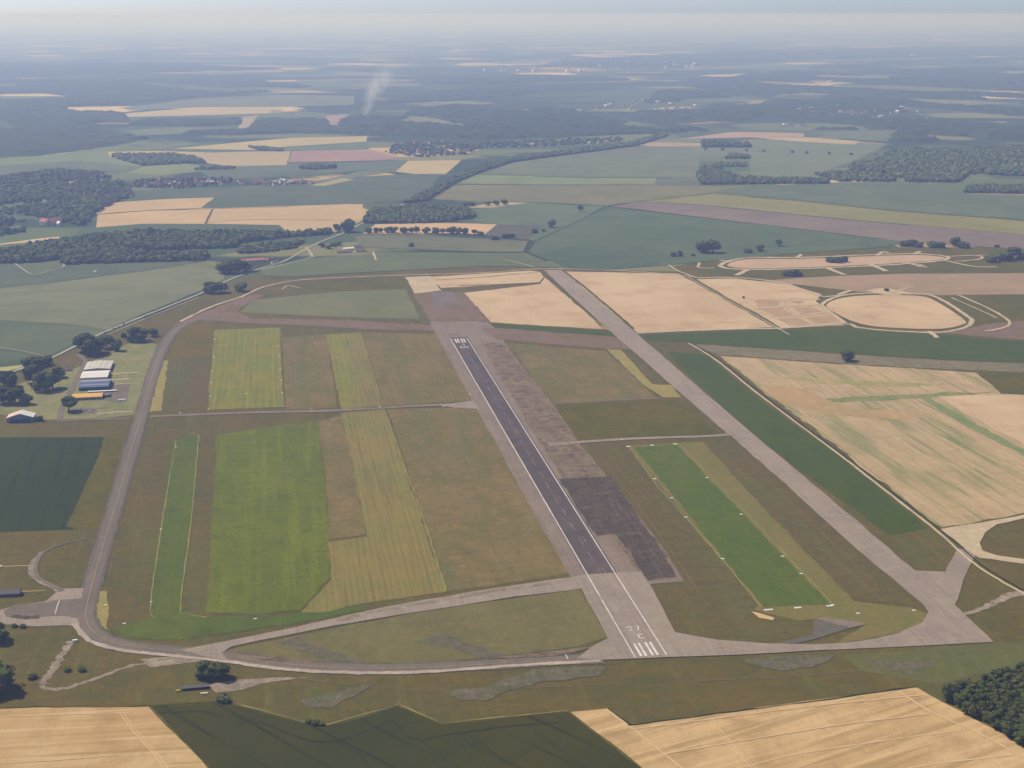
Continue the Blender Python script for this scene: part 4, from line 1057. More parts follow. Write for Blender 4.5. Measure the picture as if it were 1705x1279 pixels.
for i, (x, w, h) in enumerate([(613, 13, 10), (626, 9, 11), (634, 9, 11), (647, 15, 12), (657, 13, 12), (672, 14, 12), (684, 13, 12), (694, 10, 13), (710, 15, 12), (726, 13, 12), (737, 11, 11), (752, 18, 13), (764, 14, 12), (775, 11, 12), (790, 11, 10)]):
    tree(x, 391 + (x - 613) * 0.012, w, h, ORD[i] + ' tree from the left in the row below the tan field', i % 4, group='row of trees below the tan field')
tree(580, 392, 24, 23, 'round tree right of the road at the row end', 1)
tree(561, 390, 13, 15, 'small tree left of the road at the row end', 0)
tree(582, 374, 10, 9, 'small dark tree above the road at the row end', 0)
for i, (x, y, w, h) in enumerate([(824, 402, 13, 8), (842, 398, 12, 8), (852, 397, 12, 6), (800, 393, 12, 5)]):
    tree(x, y, w, h, ORD[i] + ' low bush of the scatter right of the tree row', 4, 'bush', 'bush')
tree(685, 413, 9, 8, 'lone small bush in the meadow near the farm', 4, 'bush', 'bush')
tree(919, 383, 14, 15, 'upright lone tree in the green field at centre', 0)
tree(890, 391, 10, 9, 'round bush left of the lone field tree', 4, 'bush', 'bush')
tree(905, 387, 7, 5, 'tiny bush beside the lone field tree', 4, 'bush', 'bush')
tree(966, 356, 10, 13, 'farthest lone tree in the green fields at centre', 2)
for i, (x, w, h) in enumerate([(776, 11, 8), (786, 10, 8), (812, 12, 9), (826, 11, 9), (840, 11, 11)]):
    tree(x, 346 - (x - 776) * 0.03, w, h, ORD[i] + ' small tree of the hedge right of the rounded wood', i % 4, group='hedge right of the rounded wood')
tree(1170, 427, 24, 23, 'left half of the broad dark tree by the scrub', 1)
tree(1187, 427, 24, 24, 'right half of the broad dark tree by the scrub', 3)
for i, (x, y, w, h) in enumerate([(1121, 430, 10, 9), (1132, 430, 10, 11), (1154, 428, 7, 5)]):
    tree(x, y, w, h, ORD[i] + ' bush left of the broad dark tree by the scrub', 4, 'bush', 'bush')
tree(1266, 422, 12, 13, 'small dark tree above the far dispersal loop', 1)
tree(1296, 413, 12, 13, 'upright dark tree in the field above the far loop', 2)
tree(1245, 423, 14, 6, 'low bush left of the small tree above the far loop', 4, 'bush', 'bush')
for i, (x, y, w, h) in enumerate([(1382, 439, 16, 9), (1394, 440, 16, 10), (1406, 439, 12, 11)]):
    tree(x, y, w, h, ORD[i] + ' bush of the clump inside the far loop', 4, 'bush', 'bush', group='clump inside the far loop')
for i, (x, y, w, h) in enumerate([(1309, 461, 16, 9), (1320, 461, 20, 7), (1330, 461, 12, 6)]):
    tree(x, y, w, h, ORD[i] + ' bush of the clump below the far loop', 4, 'bush', 'bush')
for i, (x, y, w, h, p) in enumerate([(1505, 412, 16, 9, 4), (1518, 413, 20, 12, 4), (1530, 414, 14, 9, 4), (1552, 414, 18, 9, 4), (1566, 415, 16, 10, 4), (1590, 414, 17, 17, 1), (1604, 415, 18, 9, 4), (1660, 413, 8, 4, 4)]):
    tree(x, y, w, h, ORD[i] + ' from the left of the trees bordering the far loop scrub', p, 'tree', group='trees bordering the far loop')
for i, (x, y, w, h, p) in enumerate([(1650, 438, 22, 8, 4), (1672, 438, 24, 16, 1), (1686, 437, 22, 22, 3), (1700, 436, 14, 12, 0)]):
    tree(x, y, w, h, ORD[i] + ' from the left of the trees by the yellow patch at right', p, 'tree')
tree(1410, 606, 21, 20, 'lone dark tree at the top edge of the weedy stubble', 1)
tree(1238, 498, 4, 4, 'tiny bush on the boundary track between tan fields', 4, 'bush', 'bush')
tree(1476, 486, 8, 5, 'tiny bush by the oval loop top', 4, 'bush', 'bush')
for i, (x, y, w, h) in enumerate([(366, 1169, 12, 6), (374, 1171, 18, 8)]):
    tree(x, y, w, h, ('left' if i == 0 else 'right') + ' dark bush at the corner of the deep green crop', 4, 'bush', 'bush')
for i, (x, y, w, h) in enumerate([(516, 1205, 12, 6), (526, 1208, 14, 7), (536, 1209, 10, 5)]):
    tree(x, y, w, h, ORD[i] + ' low bush on the green crop edge', 4, 'bush', 'bush')
for i, (x, y, w, h) in enumerate([(112, 1118, 12, 3), (136, 1118, 13, 3), (54, 1132, 14, 8), (38, 1046, 10, 3), (24, 1045, 10, 3)]):
    tree(x, y, w, h, ORD[i] + ' low scrubby bush around the broken track', 4, 'bush', 'bush')
for i in range(9):
    x = 1170 + i * 36 + random.uniform(-8, 8)
    tree(x, 247 + i * 1.3 + 4, 6, 5, ORD[i] + ' tiny tree from the left in the dotted far field line', 0, group='dotted tree line in the far field')
# the wood at the lower right: every tree of it stands alone
wood = scatter(pxpoly([(1562, 1160), (1640, 1141), (1705, 1120), (1780, 1100), (1790, 1296), (1705, 1243), (1640, 1208)]), 7.6, 0.4)
wood = wood[np.argsort(wood[:, 1])]
for i, (x, y) in enumerate(wood):
    e = tree(0, 0, 0, 0, 'tree in the dense dark wood at lower right', i % 4, group='dense wood at lower right', metres=(x, y), w=random.uniform(8.0, 12), h=random.uniform(9.5, 14.5))

# ------------------------------------------------------------------ buildings
M['white_roof'] = flat('white_sheet_roof', (214, 208, 200), 0.6, 0.05, 0.15)
M['grey_roof'] = flat('grey_fibre_roof', (188, 182, 172), 0.85, 0.1, 0.2)
M['blue_roof'] = flat('blue_sheet_roof', (72, 92, 128), 0.55, 0.05, 0.15)
M['lilac_roof'] = flat('lilac_sheet_roof', (142, 132, 140), 0.6, 0.05, 0.15)
M['teal_wall'] = flat('teal_wall', (40, 84, 84), 0.7, 0.06, 0.2)
M['orange_roof'] = flat('orange_tiles', (208, 164, 82), 0.8, 0.08, 0.4)
M['grey_wall'] = flat('grey_render', (150, 142, 134), 0.85, 0.06, 0.3)
M['dark'] = flat('dark_finish_and_door_shade', (44, 42, 50), 0.8, 0.06, 0.3)
M['white_wall'] = flat('white_render', (222, 214, 202), 0.8, 0.04, 0.3)
M['cream_wall'] = flat('cream_render', (208, 192, 166), 0.85, 0.05, 0.3)
M['blue_wall'] = flat('blue_grey_sheet', (128, 132, 150), 0.6, 0.04, 0.2)
M['red_tile'] = flat('red_tiles', (176, 106, 88), 0.85, 0.12, 0.5)
M['brown_tile'] = flat('brown_tiles', (126, 96, 84), 0.85, 0.12, 0.5)
M['slate_roof'] = flat('slates', (98, 92, 98), 0.7, 0.1, 0.5)
M['purple_tile'] = flat('purple_tiles', (112, 86, 92), 0.8, 0.08, 0.5)
M['peach_roof'] = flat('peach_sheet_roof', (206, 178, 158), 0.6, 0.05, 0.15)
M['glass'] = flat('window_glass', (60, 70, 84), 0.15, 0.02, 0.5, 0.5)
M['white'] = flat('white_paint', (238, 236, 230), 0.5, 0.02, 0.5, 0.3)
M['tyre'] = flat('tyre_rubber', (34, 34, 36), 0.9, 0.05, 1.0)
M['yellow_metal'] = flat('yellow_metal', (206, 176, 86), 0.6, 0.05, 1.0)


def box_vf(x0, x1, y0, y1, z0, z1):
    v = [(x, y, z) for z in (z0, z1) for y in (y0, y1) for x in (x0, x1)]
    return v, [(0, 2, 3, 1), (4, 5, 7, 6), (0, 1, 5, 4), (1, 3, 7, 5), (3, 2, 6, 7), (2, 0, 4, 6)]


def part(name, vf, mat, parent):
    me = bpy.data.meshes.new(name)
    me.from_pydata(vf[0], [], vf[1])
    return link(name, me, mat, parent)


def slab(p, q, th):
    """a roof pitch: quad p (4 corners) with thickness th"""
    p = [Vector(a) for a in p]
    n = (p[1] - p[0]).cross(p[3] - p[0]).normalized() * th
    v = [tuple(a) for a in p] + [tuple(a + n) for a in p]
    return v, [(3, 2, 1, 0), (4, 5, 6, 7), (0, 1, 5, 4), (1, 2, 6, 5), (2, 3, 7, 6), (3, 0, 4, 7)]


def building(name, label, cat, fl, fr, depth, eave, ridge, walls, roofs, along=True, over=0.6, doors=(), group=None, names=('wall', 'roof')):
    """gabled building whose front foot runs between two surveyed points; along=True: ridge parallel to the front"""
    a, b = Vector(at(*fl)), Vector(at(*fr))
    d = b - a
    W = d.length
    e = empty(name, (a.x, a.y, 0), math.atan2(d.y, d.x))
    tag(e, label, cat, group)
    if along:
        v = [(0, 0, 0), (W, 0, 0), (W, depth, 0), (0, depth, 0), (0, 0, eave), (W, 0, eave), (W, depth, eave), (0, depth, eave), (0, depth / 2, ridge - 0.05), (W, depth / 2, ridge - 0.05)]
        f = [(0, 1, 5, 4), (2, 3, 7, 6), (1, 2, 6, 9, 5), (3, 0, 4, 8, 7)]
        part(names[0], (v, f), walls, e)
        part(names[1], slab([(-over, -over, eave - 0.2), (W + over, -over, eave - 0.2), (W + over, depth / 2, ridge), (-over, depth / 2, ridge)], 0, 0.22), roofs[0], e)
        part(names[1], slab([(W + over, depth + over, eave - 0.2), (-over, depth + over, eave - 0.2), (-over, depth / 2, ridge), (W + over, depth / 2, ridge)], 0, 0.22), roofs[-1], e)
    else:
        v = [(0, 0, 0), (W, 0, 0), (W, depth, 0), (0, depth, 0), (0, 0, eave), (W, 0, eave), (W, depth, eave), (0, depth, eave), (W / 2, 0, ridge - 0.05), (W / 2, depth, ridge - 0.05)]
        f = [(0, 1, 5, 8, 4), (2, 3, 7, 9, 6), (1, 2, 6, 5), (3, 0, 4, 7)]
        part(names[0], (v, f), walls, e)
        part(names[1], slab([(-over, depth + over, eave - 0.2), (-over, -over, eave - 0.2), (W / 2, -over, ridge), (W / 2, depth + over, ridge)], 0, 0.22), roofs[0], e)
        part(names[1], slab([(W + over, -over, eave - 0.2), (W + over, depth + over, eave - 0.2), (W / 2, depth + over, ridge), (W / 2, -over, ridge)], 0, 0.22), roofs[-1], e)
    for (side, u0, u1, h, m) in doors:
        if side == 'front':
            part('door', box_vf(W * u0, W * u1, -0.12, 0.1, 0, h), m, e)
        else:
            part('door', box_vf(W - 0.1, W + 0.12, depth * u0, depth * u1, 0, h), m, e)
    return e, W


# row of hangars beside the loop taxiway
RX = (math.degrees(math.atan2(RW.y, RW.x)))


def along_row(px, py, w):
    """the surveyed foot of the right front corner, w metres along the hangar row's cross axis"""
    x, y = at(px, py)
    X, Y = x + RW.x * w, y + RW.y * w
    d = Y
    # back to photo coordinates
    zc = Y * _P[0] + H * _P[1]
    return (CX + F * X / zc, CY + F * (H * _P[0] - Y * _P[1]) / zc)


DR = tuple(('side', 0.04 + 0.24 * k, 0.24 + 0.24 * k, 5.2, M['dark']) for k in range(4))  # dark slabs: shade of the open side doors put into the colour
e, W = building('hangar', 'grey ribbed roof hangar, farthest of the row by the taxiway', 'hangar', (140, 621.5), along_row(140, 621.5, 46), 58, 6.4, 8.2, M['grey_wall'], [M['grey_roof']], along=False, doors=DR)
for k in range(1, 10):                                       # roof ribs follow the pitch
    x_ = W * k / 10
    zr = 6.4 + (8.2 - 6.4) * (1 - abs(x_ - W / 2) / (W / 2)) + 0.2
    part('roof_rib', box_vf(x_ - 0.45, x_ + 0.45, -0.5, 58.5, zr - 0.3, zr + 0.45), M['white_roof'] if k % 2 else M['grey_roof'], [c_ for c_ in e.children if c_.name.startswith('roof')][k > 5])
e, W = building('hangar', 'white roofed hangar between the grey ribbed one and the blue one', 'hangar', (134.5, 635.5), along_row(134.5, 635.5, 46), 46, 6.6, 9.0, M['white_wall'], [M['white_roof']], along=True, doors=DR)
r0 = [c_ for c_ in e.children if c_.name.startswith('roof')][0]
for k in range(1, 9):
    part('roof_seam', slab([(W * k / 9 - 0.2, -0.4, 6.62), (W * k / 9 + 0.2, -0.4, 6.62), (W * k / 9 + 0.2, 23, 9.22), (W * k / 9 - 0.2, 23, 9.22)], 0, 0.2), M['grey_roof'], r0)
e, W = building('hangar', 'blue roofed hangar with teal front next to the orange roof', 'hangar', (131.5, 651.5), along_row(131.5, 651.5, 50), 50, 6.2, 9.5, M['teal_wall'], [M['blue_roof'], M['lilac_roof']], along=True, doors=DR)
part('roof_light', slab([(2, 8, 7.3), (W - 2, 8, 7.3), (W - 2, 13, 7.96), (2, 13, 7.96)], 0, 0.2), M['lilac_roof'], e)
e, W = building('clubhouse', 'long yellow orange roofed building at the near end of the hangar row', 'building', (120, 667.5), along_row(120, 667.5, 49), 24, 5.2, 7.4, M['grey_wall'], [M['orange_roof']], along=True)
for k in range(7):
    part('window', box_vf(3 + k * 6.4, 6 + k * 6.4, -0.15, 0.08, 1.2, 3.2), M['glass'], e)
building('shed', 'dark flat shed at the right end of the orange roof', 'shed', (168.5, 662.5), along_row(168.5, 662.5, 13), 16, 4.2, 4.7, M['dark'], [M['slate_roof']], along=True)
building('shelter', 'long narrow white roofed shelter in front of the blue hangar', 'shelter', (147, 655), along_row(147, 655, 47), 5, 2.8, 3.3, M['blue_wall'], [M['white_roof']], along=True)
building('trailer', 'white flat trailer standing on the hangar apron edge', 'trailer', (197, 668), (210, 667), 3, 2.4, 2.6, M['white'], [M['white']], along=True, over=0.1, names=('side_panel', 'deck'))
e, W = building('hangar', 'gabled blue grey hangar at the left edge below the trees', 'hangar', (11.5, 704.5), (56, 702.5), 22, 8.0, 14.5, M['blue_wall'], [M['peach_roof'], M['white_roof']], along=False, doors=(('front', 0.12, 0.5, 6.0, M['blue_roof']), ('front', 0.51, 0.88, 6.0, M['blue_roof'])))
building('house', 'small purple roofed house behind the hangar row', 'house', (106, 619), (119, 618), 9, 3.4, 6.2, M['cream_wall'], [M['purple_tile']], along=True)
sheet('car_park', [(122, 681), (128, 690), (162, 690), (160, 681), (140, 679)], M['taxi'], 4, jit=0.4, soft=1.0)
sheet('hangar_apron', [(172, 668), (180, 652), (196, 640), (216, 640), (212, 664), (200, 672)], M['taxi'], 4, jit=0.4, soft=1.0)
ribbon('lane', [(100, 700), (106, 672), (118, 652), (134, 620), (142, 602), (130, 590)], 12, M['taxi'], 4, jit=0.4)
for pts, w in (([(180, 626), (200, 622), (232, 621)], 7), ([(180, 634), (216, 631)], 9), ([(184, 641), (232, 638)], 4), ([(160, 690), (190, 687), (220, 686)], 6), ([(95, 702), (150, 699), (215, 698)], 12), ([(160, 681), (182, 679)], 10)):
    ribbon('concrete_path', pts, w, M['palecon'] if w < 10 else M['taxi'], 5, jit=0.3)
# the low dark shelter in the foreground
e, W = building('shelter', 'long low dark shelter on the hardstand by the round trees', 'shelter', (303, 1151), (347, 1147), 5, 2.6, 3.6, M['dark'], [M['slate_roof']], along=True, over=0.3)
part('chimney', box_vf(W - 3, W - 2.2, 2.2, 3.0, 3.0, 4.4), M['brown_tile'], e)
building('tank', 'small yellow tank at the left end of the dark shelter', 'tank', (293, 1153), (300, 1152), 2.2, 1.6, 2.2, M['yellow_metal'], [M['yellow_metal']], along=True, over=0.05, names=('tank_body', 'lid'))
building('crate', 'pale crate in front of the dark shelter', 'crate', (334, 1157), (346, 1156), 2.2, 1.2, 1.3, M['cream_wall'], [M['cream_wall']], along=True, over=0.05, names=('side', 'lid'))
building('crate', 'dark bin in the corner between hardstand and crop', 'bin', (371, 1159), (378, 1158.5), 2.2, 1.6, 1.7, M['dark'], [M['dark']], along=True, over=0.05, names=('side', 'lid'))
e, W = building('barn', 'dark roofed barn cut by the left edge near the apron', 'barn', (-34, 996), (33, 993), 9, 3.6, 6.4, M['slate_roof'], [M['slate_roof']], along=True)
# farm and red roofs by the road
building('barn', 'large red roofed barn among trees by the road', 'barn', (413, 438), (442, 436), 22, 6, 9.5, M['cream_wall'], [M['red_tile']])
building('house', 'brown house right of the large red barn', 'house', (446, 434), (456, 433), 12, 5, 8, M['cream_wall'], [M['brown_tile']])
building('house', 'pale house left of the large red barn', 'house', (402, 437), (410, 436), 12, 5, 8, M['white_wall'], [M['red_tile']])
building('house', 'lilac roofed house on the near side of the road', 'house', (454, 440), (463, 439), 12, 5, 8, M['white_wall'], [M['slate_roof']])
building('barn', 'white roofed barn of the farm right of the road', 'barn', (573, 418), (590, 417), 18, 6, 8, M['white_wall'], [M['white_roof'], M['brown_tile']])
building('barn', 'long brown barn in front of the farm', 'barn', (560, 422), (584, 421), 14, 4.5, 8, M['cream_wall'], [M['brown_tile']])
building('barn', 'right hand brown barn of the farm', 'barn', (592, 420), (610, 419), 16, 5, 8, M['cream_wall'], [M['brown_tile']])
building('house', 'slate roofed farmhouse behind the barns', 'house', (590, 414), (602, 413.5), 12, 5, 9, M['cream_wall'], [M['slate_roof']])
for i, (x, y) in enumerate([(536, 413), (548, 416), (556, 412), (565, 410)]):
    tree(x, y, 12, 7, ORD[i] + ' tree from the left shading the farm', 0, group='trees beside the farm')
ribbon('farm_track', [(621, 421), (624, 428), (626, 434)], 7, M['track'], 6, z=1.6)
building('shed', 'long white roofed shed in fields at the foot of the wooded slope', 'shed', (199, 329), (219, 328.5), 14, 5, 7, M['white_wall'], [M['white_roof']])
building('shed', 'white shed cornering the strip field by the dark wood', 'shed', (402, 404.5), (411, 404), 10, 4, 6, M['white_wall'], [M['white_roof']])
building('hut', 'tiny white hut alone in the pale green field at left', 'hut', (156, 454), (160, 454), 5, 3, 4, M['white'], [M['white']], over=0.1)

# ------------------------------------------------------------------ villages
HOUSE = {}


def house(x, y, rz, sc, wall, roof, label, group):
    k = (wall, roof)
    if k not in HOUSE:
        v = [(-6, -4, 0), (6, -4, 0), (6, 4, 0), (-6, 4, 0), (-6, -4, 4.4), (6, -4, 4.4), (6, 4, 4.4), (-6, 4, 4.4), (-6, 0, 7.6), (6, 0, 7.6)]
        wm = bpy.data.meshes.new('wall')
        wm.from_pydata(v, [], [(0, 1, 5, 4), (2, 3, 7, 6), (1, 2, 6, 9, 5), (3, 0, 4, 8, 7)])
        wm.materials.append(M[wall])
        a, f1 = slab([(-6.4, -4.5, 4.2), (6.4, -4.5, 4.2), (6.4, 0, 7.7), (-6.4, 0, 7.7)], 0, 0.25)
        b, f2 = slab([(6.4, 4.5, 4.2), (-6.4, 4.5, 4.2), (-6.4, 0, 7.7), (6.4, 0, 7.7)], 0, 0.25)
        rv, rf = join([(a, f1), (b, f2), box_vf(3.4, 4.4, -0.6, 0.4, 6.8, 9.0)])
        rm = bpy.data.meshes.new('roof')
        rm.from_pydata(rv, [], rf)
        rm.materials.append(M[roof])
        HOUSE[k] = (wm, rm)
    wm, rm = HOUSE[k]
    e = empty('house', (x, y, 0), rz)
    e.scale = (sc, sc, sc)
    link('wall', wm, None, e)
    link('roof', rm, None, e)
    tag(e, label, 'house', group)
    return e


def village(pts, n, label, group, sc=(0.8, 1.3), trees=None, whites=0.35):
    poly = pxpoly(pts)
    P = scatter(poly, 16, 0.5)
    if len(P) > n: P = P[rng.choice(len(P), n, replace=False)]
    for x, y in P:
        wall = random.choice(['white_wall', 'cream_wall'])
        roof = 'white_roof' if random.random() < whites * 0.4 else random.choice(['red_tile', 'brown_tile', 'brown_tile', 'slate_roof'])
        house(x, y, random.uniform(0, 3.14), random.uniform(*sc), wall, roof, label, group)
    if trees:
        st, r, h, lab = trees
        crowns('village_trees', scatter(poly, st, 0.5), r, h, lab)


village([(396, 307), (460, 309), (516, 308), (520, 304), (460, 303), (396, 303)], 34, 'small pale house in the village row under the copse', 'village row under the copse', (1.2, 2.0), (34, 6, 9, 'garden trees of the village row under the copse'))
village([(215, 312), (300, 314), (390, 306), (390, 298), (300, 298), (230, 300)], 34, 'small house scattered among trees left of the village row', 'houses left of the village row', (1.1, 1.8), (27, 8, 13, 'trees between the houses left of the village row'))
village([(60, 345), (150, 350), (205, 322), (215, 312), (150, 296), (90, 310)], 30, 'small house in the wooded slope at left', 'houses in the wooded slope', (1.2, 1.9))
village([(44, 376), (100, 376), (98, 371), (48, 371)], 7, 'reddish house at the foot of the wooded slope', 'houses at the foot of the wooded slope', (1.6, 2.6))
village([(640, 255), (700, 262), (780, 258), (800, 245), (740, 236), (660, 240)], 42, 'tiny house of the far village left of the road bend', 'far village left of the road bend', (1.1, 1.8), (27, 10, 13, 'trees of the far village left of the road bend'))
village([(800, 248), (900, 245), (1040, 236), (1030, 230), (900, 234), (800, 240)], 30, 'tiny pale house strung along the far wood edge', 'far houses along the wood edge', (1.0, 1.7), (34, 9, 14, 'trees between the far houses along the wood edge'))
village([(1300, 212), (1340, 212), (1338, 209), (1302, 209)], 9, 'tiny red and white house beside the pink field', 'houses beside the pink field', (1.4, 2.0), None, 0.6)
village([(1290, 196), (1400, 200), (1520, 204), (1560, 185), (1450, 172), (1340, 180)], 52, 'far house of the hillside town at right', 'far hillside town', (1.4, 2.4), None, 0.8)
village([(980, 182), (1100, 188), (1180, 178), (1060, 164)], 26, 'far house in the woods at centre right', 'far houses in the woods', (1.4, 2.2), None, 0.9)
village([(800, 122), (900, 124), (1000, 118), (1180, 112), (1160, 104), (900, 108), (810, 112)], 48, 'very distant pale building of the hazy town', 'hazy far town', (2.0, 3.6), None, 1.6)
for i, (px, py, s_) in enumerate([(1519, 94, 4), (1382, 138, 2.6), (1394, 146, 2.4), (1350, 183, 2.4), (1466, 196, 2.2), (1186, 200, 2.0), (963, 187, 2.4)]):
    x, y = at(px, py)
    house(x, y, 0.2, s_, 'white_wall', 'white_roof', 'bright white far building, ' + ORD[i] + ' of the scattered bright ones', 'bright far buildings')

# ------------------------------------------------------------------ cars on the road and small aircraft
def car(px, py, rz, label, body):
    x, y = at(px, py)
    e = empty('car', (x, y, 1.46), rz)
    tag(e, label, 'car', 'cars on the country road')
    pr = [(-2.1, 0.35), (-2.1, 0.85), (-1.0, 0.95), (1.1, 0.9), (2.1, 0.75), (2.1, 0.35)]
    v = [(a, -0.85, b) for a, b in pr] + [(a, 0.85, b) for a, b in pr]
    n = len(pr)
    part('body', (v, [tuple(range(n)), tuple(range(2 * n - 1, n - 1, -1))] + [((i + 1) % n, i, n + i, n + (i + 1) % n) for i in range(n)]), body, e)
    v = [(-1.8, -0.78, 0.88), (0.9, -0.78, 0.88), (0.9, 0.78, 0.88), (-1.8, 0.78, 0.88), (-1.3, -0.65, 1.45), (0.1, -0.65, 1.45), (0.1, 0.65, 1.45), (-1.3, 0.65, 1.45)]
    part('cabin', (v, [(3, 2, 1, 0), (0, 1, 5, 4), (1, 2, 6, 5), (2, 3, 7, 6), (3, 0, 4, 7)]), M['glass'], e)
    part('car_roof', box_vf(-1.3, 0.1, -0.66, 0.66, 1.45, 1.5), body, e)
    for a in (-1.3, 1.3):
        for b in (-0.8, 0.8):
            vs, fs = [], []
            for k in range(10):
                t = 2 * math.pi * k / 10
                vs += [(a + 0.33 * math.cos(t), b - 0.12, 0.33 + 0.33 * math.sin(t)), (a + 0.33 * math.cos(t), b + 0.12, 0.33 + 0.33 * math.sin(t))]
            fs = [(2 * k, (2 * k + 2) % 20, (2 * k + 3) % 20, 2 * k + 1) for k in range(10)] + [tuple(range(0, 20, 2)), tuple(range(19, 0, -2))]
            part('wheel', (vs, fs), M['tyre'], e)
    return e


M['carwhite'] = flat('white_car_paint', (235, 235, 232), 0.35, 0.01, 1.0, 0.5)
M['carred'] = flat('red_car_paint', (150, 40, 36), 0.35, 0.01, 1.0, 0.5)
M['cargrey'] = flat('grey_car_paint', (96, 98, 104), 0.35, 0.01, 1.0, 0.5)
a1, a2 = Vector(at(176, 553)), Vector(at(340, 487))
RZ = math.atan2((a2 - a1).y, (a2 - a1).x)
for i, (x, y, m) in enumerate([(174, 554.5, 'carwhite'), (189, 548, 'carwhite'), (197, 544.6, 'carwhite'), (206, 541, 'cargrey'), (242, 526.5, 'carwhite'), (294, 505, 'carwhite'), (303, 501.5, 'carwhite')]):
    car(x, y, RZ, ORD[i] + ' car from the left on the country road', M[m]).scale = (1.25, 1.25, 1.25)
for i, (x, y) in enumerate([(482, 432), (490, 427)]):
    car(x, y, RZ, ('near' if i == 0 else 'far') + ' car in the pair by the red roofed barn', M['carwhite'])


for i, (x, y, m) in enumerate([(134, 684, 'cargrey'), (138, 685, 'carwhite'), (143, 684, 'carred'), (150, 685.5, 'carwhite'), (155, 684, 'cargrey')]):
    c_ = car(x, y, R(80), ORD[i] + ' parked car from the left in the grey car park', M[m])
    c_['group'] = 'cars in the car park'
    c_.location.z = 0.72


def aircraft(px, py, rz, label):
    x, y = at(px, py)
    e = empty('light_aircraft', (x, y, 0.4), rz)
    tag(e, label, 'aircraft')
    rings = [(-3.9, 0.12, 1.35), (-2.0, 0.35, 1.2), (0.0, 0.58, 1.15), (1.4, 0.6, 1.1), (2.6, 0.45, 1.05), (3.1, 0.2, 1.0)]
    vs, fs = [], []
    for (a, r, z) in rings:
        vs += [(a, r * math.cos(t * math.pi / 5), z + r * math.sin(t * math.pi / 5)) for t in range(10)]
    for i in range(len(rings) - 1):
        fs += [(i * 10 + t, i * 10 + (t + 1) % 10, (i + 1) * 10 + (t + 1) % 10, (i + 1) * 10 + t) for t in range(10)]
    fs += [tuple(range(10)), tuple(range(len(vs) - 1, len(vs) - 11, -1))]
    part('fuselage', (vs, fs), M['white'], e)
    part('wing', box_vf(-0.1, 1.3, -5.2, 5.2, 0.72, 0.86), M['white'], e)
    part('tailplane', box_vf(-4.0, -3.2, -1.7, 1.7, 1.3, 1.38), M['white'], e)
    part('fin', ([(-4.1, -0.05, 1.3), (-3.0, -0.05, 1.3), (-3.6, -0.05, 2.5), (-4.2, -0.05, 2.5), (-4.1, 0.05, 1.3), (-3.0, 0.05, 1.3), (-3.6, 0.05, 2.5), (-4.2, 0.05, 2.5)], [(0, 1, 2, 3), (7, 6, 5, 4), (0, 4, 5, 1), (1, 5, 6, 2), (2, 6, 7, 3), (3, 7, 4, 0)]), M['white'], e)
    part('canopy', box_vf(-0.3, 1.0, -0.4, 0.4, 1.6, 1.95), M['glass'], e)
    for (a, b) in ((1.9, 0), (0.2, -1.2), (0.2, 1.2)):
        part('landing_gear', box_vf(a - 0.18, a + 0.18, b - 0.08, b + 0.08, -0.05, 0.75), M['tyre'], e)
    return e


aircraft(-2, 945, R(-20), 'white light aircraft cut by the left edge at the path end')
aircraft(-6, 962, R(10), 'second white light aircraft below the first at left edge')
e = building('van', 'small white van at the bend of the loop taxiway', 'van', (121, 1069.5), (129, 1068.5), 2.2, 2.0, 2.15, M['white'], [M['white']], along=True, over=0.02, names=('van_body', 'van_roof'))[0]
part('windscreen', box_vf(3.9, 4.6, -0.06, 0.1, 1.1, 1.8), M['glass'], e)

# ------------------------------------------------------------------ white markers of the grass strips
def marker(px, py, label, group, lx=3.2, ly=1.6, rz=None):
    x, y = at(px, py)
    e = empty('runway_marker', (x, y, 0.6), (R(RX) if rz is None else rz))
    v = [(-lx / 2, -ly / 2, 0), (lx / 2, -ly / 2, 0), (lx / 2, ly / 2, 0), (-lx / 2, ly / 2, 0), (-lx / 2, 0, 0.75), (lx / 2, 0, 0.75)]
    part('board', (v, [(0, 1, 5, 4), (2, 3, 4, 5), (0, 4, 3), (1, 2, 5)]), M['white'], e)
    part('base_frame', box_vf(-lx / 2 - 0.05, lx / 2 + 0.05, -ly / 2 - 0.05, ly / 2 + 0.05, -0.3, 0.04), M['grey_wall'], e)
    tag(e, label, 'marker', group)
    return e


for i, (x, y) in enumerate([(1203, 931), (1142, 862), (1118, 830), (1090, 798)]):
    marker(x, y, ORD[i] + ' white marker from the camera on the left of bright green strip', 'markers left of the bright green strip', 4.2, 2.4)
for i, (x, y) in enumerate([(1303, 927), (1234, 857), (1177, 796), (1334, 956)]):
    marker(x, y, ORD[i] + ' white marker on the right of bright green strip', 'markers right of the bright green strip', 4.0, 2.2)
for i, (x, y, w) in enumerate([(1279, 1016, 10), (1328, 1012.5, 8), (1381, 1009.5, 7)]):
    marker(x, y, ['left', 'middle', 'right'][i] + ' long white board at the near end of bright green strip', 'boards at the near end', w, 3.0)
for i, (x, y, w) in enumerate([(1046, 744, 6), (1086, 742, 5), (1124, 740, 6)]):
    marker(x, y, ['left', 'middle', 'right'][i] + ' white board at the far end of bright green strip', 'boards at the far end', w, 3.0)
for i, (x, y) in enumerate([(1386, 1008), (1428, 1022), (1521, 1017)]):
    marker(x, y, ORD[i] + ' white marker from the left on the yellowish turf', 'markers on the yellowish turf', 3.6, 2.4)
for i, (x, y) in enumerate([(347, 682), (350, 660), (351.5, 638), (353.5, 619), (356, 595), (357.5, 566)]):
    marker(x, y, ORD[i] + ' white marker up the left edge of striped mown panel', 'markers left of the striped panel', 2.6, 1.8)
